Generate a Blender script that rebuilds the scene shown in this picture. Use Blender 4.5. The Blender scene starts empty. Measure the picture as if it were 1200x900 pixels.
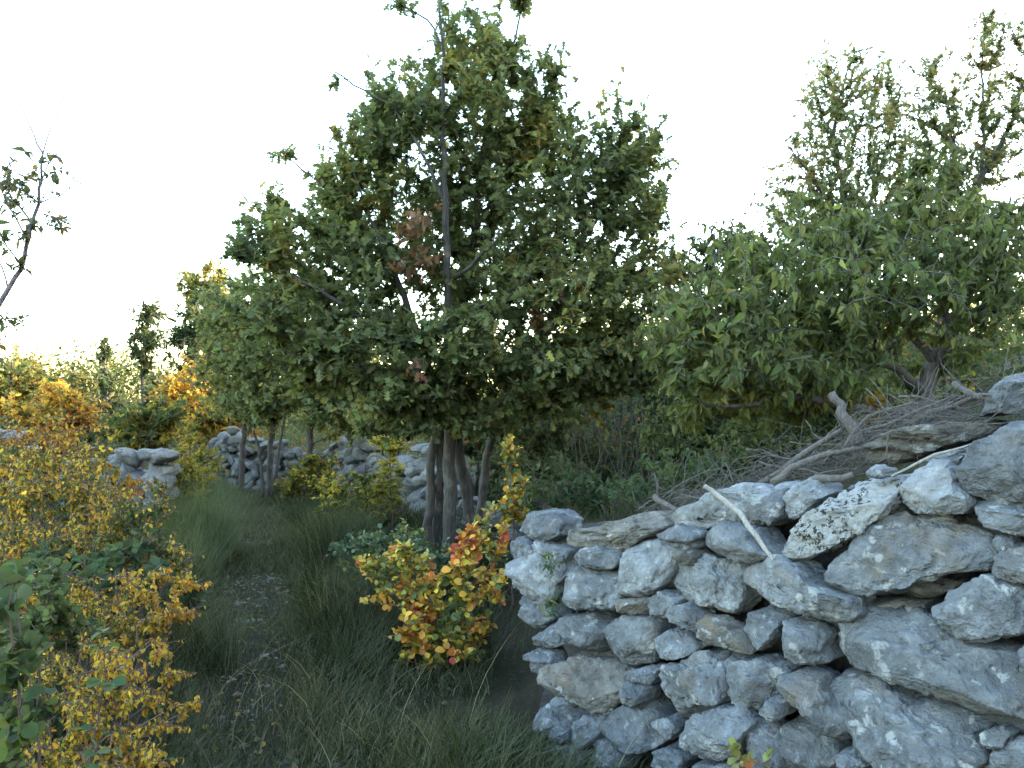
import bpy, math, random
import numpy as np
from mathutils import Vector

R = math.radians
random.seed(7)
S = bpy.context.scene
COL = S.collection

# ------------------------------------------------------------------ camera
F = 870.0                                   # focal length in pixels of the 1200x900 photograph
EYE = np.array([0.0, 0.0, 1.6])
PITCH = math.atan(30 / F)
FWD = np.array([0, math.cos(PITCH), math.sin(PITCH)])
UPV = np.array([0, -math.sin(PITCH), math.cos(PITCH)])
RGT = np.array([1.0, 0, 0])
cam = bpy.data.cameras.new("camera")
cam.sensor_width = 36
cam.lens = 36 * F / 1200
cam.clip_start = 0.05
cam.clip_end = 2000
co = bpy.data.objects.new("camera", cam)
COL.objects.link(co)
co.location = EYE
co.rotation_euler = (math.pi / 2 + PITCH, 0, 0)
S.camera = co

# ------------------------------------------------------------------ sky and sun
SUN_EL, SUN_AZ = R(6.0), R(84.0)            # azimuth clockwise from +Y: low sun from the right, behind the added, unseen ridge
world = bpy.data.worlds.new("World")
S.world = world
world.use_nodes = True
wn = world.node_tree
sky = wn.nodes.new("ShaderNodeTexSky")
sky.sky_type = 'NISHITA'
sky.sun_disc = False
sky.sun_elevation = SUN_EL
sky.sun_rotation = SUN_AZ
sky.air_density = 1.0
sky.dust_density = 1.3
bg = wn.nodes["Background"]
wn.links.new(sky.outputs[0], bg.inputs[0])
bg.inputs[1].default_value = 0.15
sun = bpy.data.lights.new("sun", 'SUN')
sun.energy = 2.5
sun.angle = R(0.5)
sun.color = (1.0, 0.80, 0.55)
so = bpy.data.objects.new("sun", sun)
COL.objects.link(so)
sd = Vector((math.sin(SUN_AZ) * math.cos(SUN_EL), math.cos(SUN_AZ) * math.cos(SUN_EL), math.sin(SUN_EL)))
so.rotation_euler = sd.to_track_quat('Z', 'Y').to_euler()
so.location = (20, 0, 30)
S.view_settings.view_transform = 'Standard'
S.view_settings.look = 'None'
S.view_settings.gamma = 1
S.view_settings.exposure = 4.3
S.cycles.max_bounces = 6
S.cycles.diffuse_bounces = 4
S.cycles.transmission_bounces = 4
S.cycles.transparent_max_bounces = 4
S.cycles.use_denoising = True
S.cycles.caustics_reflective = False
S.cycles.caustics_refractive = False

# ------------------------------------------------------------------ helpers
def at(px, py, d):
    return EYE + d * (FWD + RGT * ((px - 600) / F) + UPV * ((450 - py) / F))

def sm(a, b, x):
    t = np.clip((x - a) / (b - a), 0, 1)
    return t * t * (3 - 2 * t)

def _hash(ix, iy, iz, s):
    h = (ix * 374761393 + iy * 668265263 + iz * 2147483647 + s * 1274126177) & 0xffffffff
    h = ((h ^ (h >> 13)) * 1274126177) & 0xffffffff
    h = h ^ (h >> 16)
    return (h & 0xffffff) / float(0xffffff)

def vnoise(P, s=0):
    P = np.asarray(P, float)
    i = np.floor(P).astype(np.int64)
    f = P - i
    f = f * f * f * (f * (f * 6 - 15) + 10)
    r = 0
    for dx in (0, 1):
        wx = f[:, 0] if dx else 1 - f[:, 0]
        for dy in (0, 1):
            wy = f[:, 1] if dy else 1 - f[:, 1]
            for dz in (0, 1):
                wz = f[:, 2] if dz else 1 - f[:, 2]
                r = r + wx * wy * wz * _hash(i[:, 0] + dx, i[:, 1] + dy, i[:, 2] + dz, s)
    return r * 2 - 1

def fbm(P, o=4, s=0):
    a, r = 1.0, 0
    for k in range(o):
        r = r + a * vnoise(np.asarray(P) * (2.03 ** k) + 17.3 * k, s + k)
        a *= 0.5
    return r

E0 = np.array([0.0, 3.95])                   # far left end of the near wall, on the ground plan
WU = np.array([0.617, -0.787])               # along the wall towards the right edge of the view
WB = np.array([0.787, 0.617])                # away from the face, into the bank

def terrain(X, Y):
    X = np.asarray(X, float); Y = np.asarray(Y, float)
    s = (X - E0[0]) * WB[0] + (Y - E0[1]) * WB[1]
    t = (X - E0[0]) * WU[0] + (Y - E0[1]) * WU[1]
    bank = sm(0.12, 0.55, s) * sm(-0.05, 0.9, X) * (0.80 + 0.5 * np.clip(t / 2.3, -0.35, 1.0))
    z = bank + 0.15 * np.maximum(0, s - 1.2) * sm(1.0, 6.0, X) * (1 - sm(14, 40, s) * 0.6)
    z = z + 20 * sm(14, 50, X) * (1 - sm(15, 25, Y))  # unseen ridge added to shade the near scene, cut off before the far trees
    z = z + 0.35 * sm(-2.6, -4.2, X + 0.355 * (Y - 3.3) + 1.0 - 0.4) * sm(3, 7, Y)
    P = np.stack([X.ravel(), Y.ravel(), 0 * X.ravel()], 1)
    z = z + (0.05 * fbm(P * 0.7, 3, 3)).reshape(X.shape) + (0.02 * fbm(P * 3.1, 2, 9)).reshape(X.shape)
    r = np.sqrt(X ** 2 + Y ** 2)
    return z * (1 - sm(120, 200, r)) + 0.0

def tz(x, y):
    return float(terrain(np.array([x]), np.array([y]))[0])

def gp(px, d):
    p = at(px, 480, d)
    return np.array([p[0], p[1], tz(p[0], p[1])])

def link(o, parent=None):
    COL.objects.link(o)
    if parent is not None:
        o.parent = parent
    return o

def tag(o, label=None, cat=None, group=None, kind=None):
    if label: o["label"] = label
    if cat: o["category"] = cat
    if group: o["group"] = group
    if kind: o["kind"] = kind
    return o

def empty(name, loc, label, cat, group=None):
    o = bpy.data.objects.new(name, None)
    o.empty_display_size = 0.1
    o.location = loc
    COL.objects.link(o)
    return tag(o, label, cat, group)

def mesh_np(name, V, F_, mat, parent=None, origin=None, tint=None, smooth=True):
    """V (n,3), F_ list of int arrays (m,k)."""
    me = bpy.data.meshes.new(name)
    V = np.asarray(V, float)
    if origin is not None:
        V = V - np.asarray(origin)
    F_ = [np.asarray(f, np.int32) for f in F_ if len(f)]
    nl = sum(f.size for f in F_)
    npol = sum(len(f) for f in F_)
    me.vertices.add(len(V)); me.loops.add(nl); me.polygons.add(npol)
    me.vertices.foreach_set("co", V.astype(np.float32).ravel())
    me.loops.foreach_set("vertex_index", np.concatenate([f.ravel() for f in F_]))
    st, c = [], 0
    for f in F_:
        st.append(c + np.arange(len(f)) * f.shape[1]); c += f.size
    me.polygons.foreach_set("loop_start", np.concatenate(st).astype(np.int32))
    me.polygons.foreach_set("use_smooth", np.full(npol, smooth))
    me.update(calc_edges=True)
    if tint is not None:
        a = me.attributes.new("tint", 'FLOAT_COLOR', 'POINT')
        t4 = np.ones((len(V), 4), np.float32); t4[:, :3] = tint
        a.data.foreach_set("color", t4.ravel())
    me.materials.append(mat)
    o = bpy.data.objects.new(name, me)
    return link(o, parent)

# ------------------------------------------------------------------ materials
def new_mat(name):
    m = bpy.data.materials.new(name)
    m.use_nodes = True
    return m, m.node_tree, m.node_tree.nodes["Principled BSDF"]

def nd(t, typ, **kw):
    n = t.nodes.new(typ)
    for k, v in kw.items():
        setattr(n, k, v)
    return n

def ramp(t, src, stops):
    r = nd(t, "ShaderNodeValToRGB")
    e = r.color_ramp.elements
    while len(e) < len(stops): e.new(0.5)
    for x, (p, c) in zip(e, stops):
        x.position = p
        x.color = (*c, 1) if len(c) == 3 else c
    t.links.new(src, r.inputs[0])
    return r

def noise(t, vec, scale, detail=4, rough=0.55, dist=0.0):
    n = nd(t, "ShaderNodeTexNoise")
    n.inputs["Scale"].default_value = scale
    n.inputs["Detail"].default_value = detail
    n.inputs["Roughness"].default_value = rough
    n.inputs["Distortion"].default_value = dist
    if vec is not None: t.links.new(vec, n.inputs["Vector"])
    return n

def mix(t, fac, a, b, mode='MIX'):
    m = nd(t, "ShaderNodeMix", data_type='RGBA', blend_type=mode)
    for sock, v in ((m.inputs["Factor"], fac), (m.inputs["A"], a), (m.inputs["B"], b)):
        if hasattr(v, "is_linked"): t.links.new(v, sock)
        elif isinstance(v, (int, float)): sock.default_value = v
        else: sock.default_value = (*v, 1)
    return m.outputs["Result"]

def leaf_mat(name, trans=0.35, rough=0.5, spec=0.25):
    m, t, b = new_mat(name)
    at_ = nd(t, "ShaderNodeAttribute", attribute_name="tint")
    geo = nd(t, "ShaderNodeNewGeometry")
    under = mix(t, 0.25, at_.outputs["Color"], (0.16, 0.18, 0.13))
    c = mix(t, geo.outputs["Backfacing"], at_.outputs["Color"], under)
    t.links.new(c, b.inputs["Base Color"])
    b.inputs["Roughness"].default_value = rough
    b.inputs["Specular IOR Level"].default_value = spec
    tr = nd(t, "ShaderNodeBsdfTranslucent")
    tc = mix(t, 1.0, c, (1.25, 1.2, 0.65), 'MULTIPLY')
    t.links.new(tc, tr.inputs["Color"])
    mx = nd(t, "ShaderNodeMixShader")
    mx.inputs[0].default_value = trans
    t.links.new(b.outputs[0], mx.inputs[1]); t.links.new(tr.outputs[0], mx.inputs[2])
    t.links.new(mx.outputs[0], t.nodes["Material Output"].inputs[0])
    return m

def bark_mat(name, c0, c1, scale=14):
    m, t, b = new_mat(name)
    tc = nd(t, "ShaderNodeTexCoord")
    mp = nd(t, "ShaderNodeMapping")
    mp.inputs["Scale"].default_value = (1, 1, 0.22)
    t.links.new(tc.outputs["Object"], mp.inputs[0])
    n1 = noise(t, mp.outputs[0], scale * 3, 5, 0.65, 0.4)
    n2 = noise(t, tc.outputs["Object"], scale * 0.4, 4)
    r = ramp(t, n1.outputs[0], [(0.3, c0), (0.7, c1)])
    c = mix(t, ramp(t, n2.outputs[0], [(0.55, (0, 0, 0)), (0.75, (1, 1, 1))]).outputs[0], r.outputs[0], (0.10, 0.105, 0.095))
    t.links.new(c, b.inputs["Base Color"])
    b.inputs["Roughness"].default_value = 0.9
    bp = nd(t, "ShaderNodeBump")
    bp.inputs["Strength"].default_value = 0.8
    bp.inputs["Distance"].default_value = 0.03
    t.links.new(n1.outputs[0], bp.inputs["Height"])
    t.links.new(bp.outputs[0], b.inputs["Normal"])
    return m

def rock_mat(name, base=(0.126, 0.138, 0.156), speck=False, brown=0.4, scale=1.0, lich=0.54):
    m, t, b = new_mat(name)
    tc = nd(t, "ShaderNodeTexCoord")
    oi = nd(t, "ShaderNodeObjectInfo")
    ad = nd(t, "ShaderNodeVectorMath", operation='ADD')
    ml = nd(t, "ShaderNodeVectorMath", operation='SCALE')
    comb = nd(t, "ShaderNodeCombineXYZ")
    for i in range(3): t.links.new(oi.outputs["Random"], comb.inputs[i])
    t.links.new(comb.outputs[0], ml.inputs[0]); ml.inputs["Scale"].default_value = 37.0
    t.links.new(tc.outputs["Object"], ad.inputs[0]); t.links.new(ml.outputs[0], ad.inputs[1])
    v = ad.outputs[0]
    n1 = noise(t, v, 7 * scale, 6, 0.6, 0.6)
    n2 = noise(t, v, 26 * scale, 5, 0.7, 0.2)
    n3 = noise(t, v, 95 * scale, 3, 0.7)
    n4 = noise(t, v, 4.3 * scale, 3, 0.5, 0.8)
    dk = tuple(x * 0.42 for x in base); lt = tuple(min(0.48, x * 2.3) for x in base)
    r1 = ramp(t, n1.outputs[0], [(0.33, dk), (0.48, base), (0.56, tuple(x * 1.35 for x in base)), (0.68, lt)])
    c = mix(t, 0.55, r1.outputs[0], ramp(t, n2.outputs[0], [(0.3, tuple(x * 0.62 for x in base)), (0.55, base), (0.75, lt)]).outputs[0])
    # pale lichen crusts
    n5 = noise(t, v, 12 * scale, 5, 0.62, 0.3)
    pl = ramp(t, n5.outputs[0], [(lich + 0.05, (0, 0, 0)), (lich + 0.10, (1, 1, 1))])
    c = mix(t, pl.outputs[0], c, mix(t, n3.outputs[0], (0.22, 0.235, 0.25), (0.33, 0.345, 0.355)))
    # round lichen dots
    vo = nd(t, "ShaderNodeTexVoronoi", feature='F1'); vo.inputs["Scale"].default_value = 11 * scale
    t.links.new(v, vo.inputs["Vector"])
    dots = ramp(t, vo.outputs["Distance"], [(0.13, (1, 1, 1)), (0.19, (0, 0, 0))])
    sel = ramp(t, nd_sep(t, vo.outputs["Color"]), [(0.80, (0, 0, 0)), (0.82, (1, 1, 1))])
    c = mix(t, mix(t, 1.0, dots.outputs[0], sel.outputs[0], 'MULTIPLY'), c, (0.31, 0.325, 0.335))
    # dark pits and iron stains
    pit = ramp(t, n2.outputs[0], [(0.31, (1, 1, 1)), (0.38, (0, 0, 0))])
    c = mix(t, pit.outputs[0], c, (0.07, 0.07, 0.075))
    st = ramp(t, n4.outputs[0], [(0.58, (0, 0, 0)), (0.74, (brown,) * 3)])
    c = mix(t, st.outputs[0], c, (0.19, 0.145, 0.10))
    if speck:
        vs = nd(t, "ShaderNodeTexVoronoi", feature='F1'); vs.inputs["Scale"].default_value = 36
        wv = mix(t, 0.06, v, n2.outputs["Color"], 'LINEAR_LIGHT')
        t.links.new(wv, vs.inputs["Vector"])
        sp = ramp(t, vs.outputs["Distance"], [(0.36, (1, 1, 1)), (0.42, (0, 0, 0))])
        ns = noise(t, v, 9, 3, 0.6)
        reg = ramp(t, ns.outputs[0], [(0.42, (0, 0, 0)), (0.47, (1, 1, 1))])
        c = mix(t, 0.6, c, (0.33, 0.345, 0.36))
        c = mix(t, mix(t, 1.0, sp.outputs[0], reg.outputs[0], 'MULTIPLY'), c, (0.035, 0.03, 0.032))
    tone = nd(t, "ShaderNodeHueSaturation")
    mr = nd(t, "ShaderNodeMapRange")
    mr.inputs["To Min"].default_value = 0.78; mr.inputs["To Max"].default_value = 1.18
    t.links.new(oi.outputs["Random"], mr.inputs[0])
    t.links.new(mr.outputs[0], tone.inputs["Value"]); t.links.new(c, tone.inputs["Color"])
    t.links.new(tone.outputs[0], b.inputs["Base Color"])
    b.inputs["Roughness"].default_value = 0.85
    b.inputs["Specular IOR Level"].default_value = 0.25
    h = nd(t, "ShaderNodeMath", operation='ADD')
    m2 = nd(t, "ShaderNodeMath", operation='MULTIPLY'); m2.inputs[1].default_value = 0.35
    t.links.new(n3.outputs[0], m2.inputs[0]); t.links.new(n2.outputs[0], h.inputs[0]); t.links.new(m2.outputs[0], h.inputs[1])
    bp = nd(t, "ShaderNodeBump")
    bp.inputs["Strength"].default_value = 1.0; bp.inputs["Distance"].default_value = 0.030 / scale
    t.links.new(h.outputs[0], bp.inputs["Height"]); t.links.new(bp.outputs[0], b.inputs["Normal"])
    return m

def nd_sep(t, col):
    s = nd(t, "ShaderNodeSeparateColor")
    t.links.new(col, s.inputs[0])
    return s.outputs[0]

def soil_mat(name, c0, c1, c2, sc=6.0):
    m, t, b = new_mat(name)
    tc = nd(t, "ShaderNodeTexCoord")
    n1 = noise(t, tc.outputs["Object"], sc * 0.3, 5, 0.6)
    n2 = noise(t, tc.outputs["Object"], sc * 6, 6, 0.7)
    n3 = noise(t, tc.outputs["Object"], sc * 20, 4, 0.7)
    a = mix(t, ramp(t, n1.outputs[0], [(0.4, (0, 0, 0)), (0.62, (1, 1, 1))]).outputs[0], c0, c1)
    a = mix(t, ramp(t, n2.outputs[0], [(0.56, (0, 0, 0)), (0.68, (1, 1, 1))]).outputs[0], a, c2)
    t.links.new(a, b.inputs["Base Color"])
    b.inputs["Roughness"].default_value = 0.95
    b.inputs["Specular IOR Level"].default_value = 0.1
    bp = nd(t, "ShaderNodeBump"); bp.inputs["Strength"].default_value = 0.9; bp.inputs["Distance"].default_value = 0.03
    h = nd(t, "ShaderNodeMath", operation='ADD')
    t.links.new(n2.outputs[0], h.inputs[0]); t.links.new(n3.outputs[0], h.inputs[1])
    t.links.new(h.outputs[0], bp.inputs["Height"]); t.links.new(bp.outputs[0], b.inputs["Normal"])
    return m

M_LEAF = leaf_mat("leaf", 0.5, 0.6, 0.15)
M_WAXY = leaf_mat("waxy_leaf", 0.30, 0.42, 0.35)
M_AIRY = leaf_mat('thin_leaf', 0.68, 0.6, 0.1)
M_GRASS = leaf_mat("grass_blade", 0.22, 0.75, 0.04)
M_OAKBARK = bark_mat("oak_bark", (0.018, 0.0155, 0.0145), (0.066, 0.058, 0.055))
M_GREYBARK = bark_mat("grey_bark", (0.05, 0.045, 0.045), (0.14, 0.13, 0.125))
M_REDBARK = bark_mat("red_bark", (0.06, 0.035, 0.03), (0.14, 0.09, 0.08))
M_PURPLEBARK = bark_mat("smooth_bark", (0.09, 0.075, 0.085), (0.20, 0.17, 0.185))
M_DEADWOOD = bark_mat("dead_wood", (0.055, 0.048, 0.047), (0.145, 0.13, 0.128), 30)
M_BLEACHED = bark_mat("bleached_wood", (0.22, 0.21, 0.20), (0.36, 0.34, 0.32), 30)
M_ROCK = rock_mat("limestone")
M_ROCKB = rock_mat("stained_limestone", (0.122, 0.118, 0.112), brown=0.85)
M_PALE = rock_mat("pale_limestone", (0.172, 0.185, 0.203), brown=0.25, lich=0.54)
M_SPECK = rock_mat("lichen_speckled_limestone", (0.19, 0.20, 0.215), speck=True, brown=0.2)
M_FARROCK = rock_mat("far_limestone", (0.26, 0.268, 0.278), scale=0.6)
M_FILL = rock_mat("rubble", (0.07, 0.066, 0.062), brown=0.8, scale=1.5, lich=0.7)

# ------------------------------------------------------------------ ground, path
def warp_axis(n, near, far):
    u = np.linspace(-1, 1, n)
    return np.sign(u) * (near * np.abs(u) + (far - near) * np.abs(u) ** 5)

gx = warp_axis(420, 22, 900)
gy = 7 + warp_axis(420, 22, 900)
GX, GY = np.meshgrid(gx, gy)
GZ = terrain(GX, GY)
ii = np.arange(420 * 420).reshape(420, 420)
q = np.stack([ii[:-1, :-1], ii[:-1, 1:], ii[1:, 1:], ii[1:, :-1]], -1).reshape(-1, 4)
g = mesh_np("ground", np.stack([GX, GY, GZ], -1).reshape(-1, 3), [q],
            soil_mat("ground_soil", (0.030, 0.032, 0.018), (0.055, 0.045, 0.032), (0.10, 0.085, 0.065)))
tag(g, kind="structure")

def path_x(y):
    return -1.05 - 0.355 * (y - 3.3) - 0.10 * np.sin((y - 3) * 0.8)

nv = 160
py_ = np.linspace(0.6, 14.5, nv)
rows = []
for j, v in enumerate(np.linspace(-1, 1, 11)):
    wob = 0.26 + 0.10 * vnoise(np.stack([py_ * 1.3, 0 * py_ + (5 if v > 0 else 9), 0 * py_], 1), 4)
    x = path_x(py_) + v * wob
    rows.append(np.stack([x, py_, terrain(x, py_) + 0.006 - 0.02 * abs(v) ** 6], -1))
PV = np.stack(rows, 1).reshape(-1, 3)
ii = np.arange(nv * 11).reshape(nv, 11)
q = np.stack([ii[:-1, :-1], ii[:-1, 1:], ii[1:, 1:], ii[1:, :-1]], -1).reshape(-1, 4)
tag(mesh_np("path", PV, [q], soil_mat("trodden_earth", (0.042, 0.040, 0.029), (0.030, 0.031, 0.019), (0.15, 0.14, 0.125), 9)), kind="structure")

# ------------------------------------------------------------------ rocks
def ico(sub):
    import bmesh
    bm = bmesh.new()
    bmesh.ops.create_icosphere(bm, subdivisions=sub, radius=1)
    V = np.array([v.co[:] for v in bm.verts]); Fc = np.array([[v.index for v in f.verts] for f in bm.faces])
    bm.free()
    return V, Fc
ICO = {k: ico(k) for k in (3, 4, 5, 6)}

def facet(P, rng, n, lo=0.70, hi=0.94, dirs=(), front=False):
    ext = np.abs(P).max(0) + 1e-6
    Q = P / ext
    for k in range(n + len(dirs)):
        if k < len(dirs):
            d, off = np.array(dirs[k][:3], float), dirs[k][3]
        else:
            d, off = rng.normal(size=3), rng.uniform(lo, hi)
            if front: d = np.array([d[0] * 0.55, d[1] * 0.55, abs(d[2]) * 0.5 + 0.6])
        d = d / np.linalg.norm(d)
        h = Q @ d
        lim = off * h.max()
        ov = np.maximum(0, h - lim)
        Q = Q - ov[:, None] * d * 0.94
    return Q * ext

def rough(P, rng, size, amp=0.055):
    n = P / (np.linalg.norm(P, axis=1, keepdims=True) + 1e-9)
    o = rng.uniform(0, 100, 3)
    k = 1.0 / size
    d = fbm(P * 2.2 * k + o, 3, 1) * amp * 0.28
    rg = 1 - np.abs(vnoise(P * np.array([3, 3, 7]) * k + o, 5))
    d = d - 0.35 * amp * np.maximum(0, rg - 0.82) / 0.18
    st = vnoise(P * np.array([2.6, 4.5, 2.6]) * k + o + 40, 11) * 3.0
    d = d + amp * 0.8 * (np.floor(st) + sm(0.0, 0.10, st - np.floor(st))) / 2.0
    r2 = 1 - np.abs(vnoise(P * np.array([5.5, 5.5, 5.5]) * k + o + 9, 15) * 2)
    d = d - amp * 0.36 * np.clip(r2, 0, 1) ** 3
    d = d + fbm(P * 7.5 * k + o, 5, 8) * amp * 0.58
    return P + n * (d * size)[:, None]

def polar(poly, c, th):
    """radius of a polygon from c in the directions th."""
    A = poly - c; B = np.roll(A, -1, 0)
    out = np.zeros(len(th))
    dx, dy = np.cos(th), np.sin(th)
    for a, b in zip(A, B):
        e = b - a
        den = dx * e[1] - dy * e[0]
        den = np.where(np.abs(den) < 1e-9, 1e-9, den)
        r = (a[0] * e[1] - a[1] * e[0]) / den
        s = (a[0] * dy - a[1] * dx) / den
        ok = (r > 0) & (s >= -1e-6) & (s <= 1 + 1e-6)
        out = np.where(ok, np.maximum(out, r), out)
    return np.maximum(out, 1e-3)

WN = np.array([-WB[0], -WB[1], 0.0])                 # out of the face
WU3 = np.array([WU[0], WU[1], 0.0])
WV3 = np.array([0, 0, 1.0])

def wall_depth(px, py):
    return 1.0 / (0.2535 + 3.66e-4 * (px - 600) + 1.037e-4 * (py - 615))

def traced_stone(name, poly, back=0.0, thick=None, mat=None, parent=None, seed=0, e=0.42, nf=8, amp=0.062, dirs=None, sub=5, grow_=1.0, strata=0.0):
    rng = np.random.default_rng(seed + 1000)
    P3 = np.array([at(x, y, wall_depth(x, y) + back) for x, y in poly])
    c3 = P3.mean(0)
    L = P3 - c3
    uv = np.stack([L @ WU3, L @ WV3], 1)
    # centroid of the area
    x, y = uv[:, 0], uv[:, 1]; x2, y2 = np.roll(x, -1), np.roll(y, -1)
    cr = x * y2 - x2 * y; A = cr.sum() / 2
    c = np.array([((x + x2) * cr).sum(), ((y + y2) * cr).sum()]) / (6 * A)
    n = 720
    th = np.linspace(-math.pi, math.pi, n, endpoint=False)
    rad = polar(uv, c, th)
    rad = rad * (1 + 0.05 * fbm(np.stack([3 * np.cos(th) + seed, 3 * np.sin(th), 0 * th], 1), 4, 33))
    k = np.hanning(15); k /= k.sum()
    rad = np.convolve(np.concatenate([rad[-30:], rad, rad[:30]]), k, 'same')[30:-30]
    w, h = np.ptp(uv[:, 0]), np.ptp(uv[:, 1])
    T = thick if thick else 0.40 * min(w, h) + 0.06
    V, Fc = ICO[sub]
    V = V.copy()
    rho = np.sqrt(V[:, 0] ** 2 + V[:, 1] ** 2); tt = np.arctan2(V[:, 1], V[:, 0])
    rr = np.interp(tt, np.append(th, math.pi), np.append(rad, rad[0])) * grow_
    rp = np.power(rho, e); zp = np.sign(V[:, 2]) * np.power(np.abs(V[:, 2]), e)
    Q = np.stack([np.cos(tt) * rr * rp, np.sin(tt) * rr * rp, T * zp], 1)
    tilt = np.array([rng.uniform(-0.25, 0.25), rng.uniform(-0.42, 0.12)])
    dd = [(rng.uniform(-.5, .5), rng.uniform(.6, .9), rng.uniform(.5, .9), rng.uniform(.62, .78)),
          (rng.uniform(-.6, .6), rng.uniform(-.9, -.4), rng.uniform(.5, .9), rng.uniform(.66, .85)),
          (rng.uniform(-.5, .5), rng.uniform(-.2, .2), 1.0, rng.uniform(.72, .85))] if dirs is None else dirs
    lo0, hi0 = Q[:, :2].min(0), Q[:, :2].max(0)
    Q = facet(Q, rng, nf, 0.66, 0.92, dd, True)
    Q = facet(Q, rng, 10, 0.93, 0.985)
    lo1, hi1 = Q[:, :2].min(0), Q[:, :2].max(0)
    Q[:, :2] = lo0 + (Q[:, :2] - lo1) / (hi1 - lo1) * (hi0 - lo0)
    Q[:, 2] += Q[:, 0] * tilt[0] + Q[:, 1] * tilt[1]
    if strata:
        lay = vnoise(np.stack([Q[:, 1] * 42 + Q[:, 0] * 3, Q[:, 0] * 2.5, Q[:, 2] * 2.5], 1), 71)
        Q[:, 0] *= 1 + strata * lay * .4; Q[:, 2] *= 1 + strata * lay
    Q = rough(Q, rng, max(0.12, 0.5 * (w + h) * 0.6), amp)
    org = c3 + WU3 * c[0] + WV3 * c[1] - WN * T * 0.55
    W = Q[:, 0:1] * WU3 + Q[:, 1:2] * WV3 + Q[:, 2:3] * WN + org
    o = mesh_np(name, W, [Fc], mat or M_ROCK, None, org)
    if parent is not None:
        o.parent = parent
        o.location = org - np.array(parent.location)
    else:
        o.location = org
    return o

def zA(L): return [(600 + x / 3.46, 640 + y / 3.46) for x, y in L]
def zB(L): return [(900 + x / 3.46, 640 + y / 3.46) for x, y in L]
def zC(L): return [(600 + x / 4, 430 + y / 4) for x, y in L]
def zD(L): return [(900 + x / 4, 430 + y / 4) for x, y in L]

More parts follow.
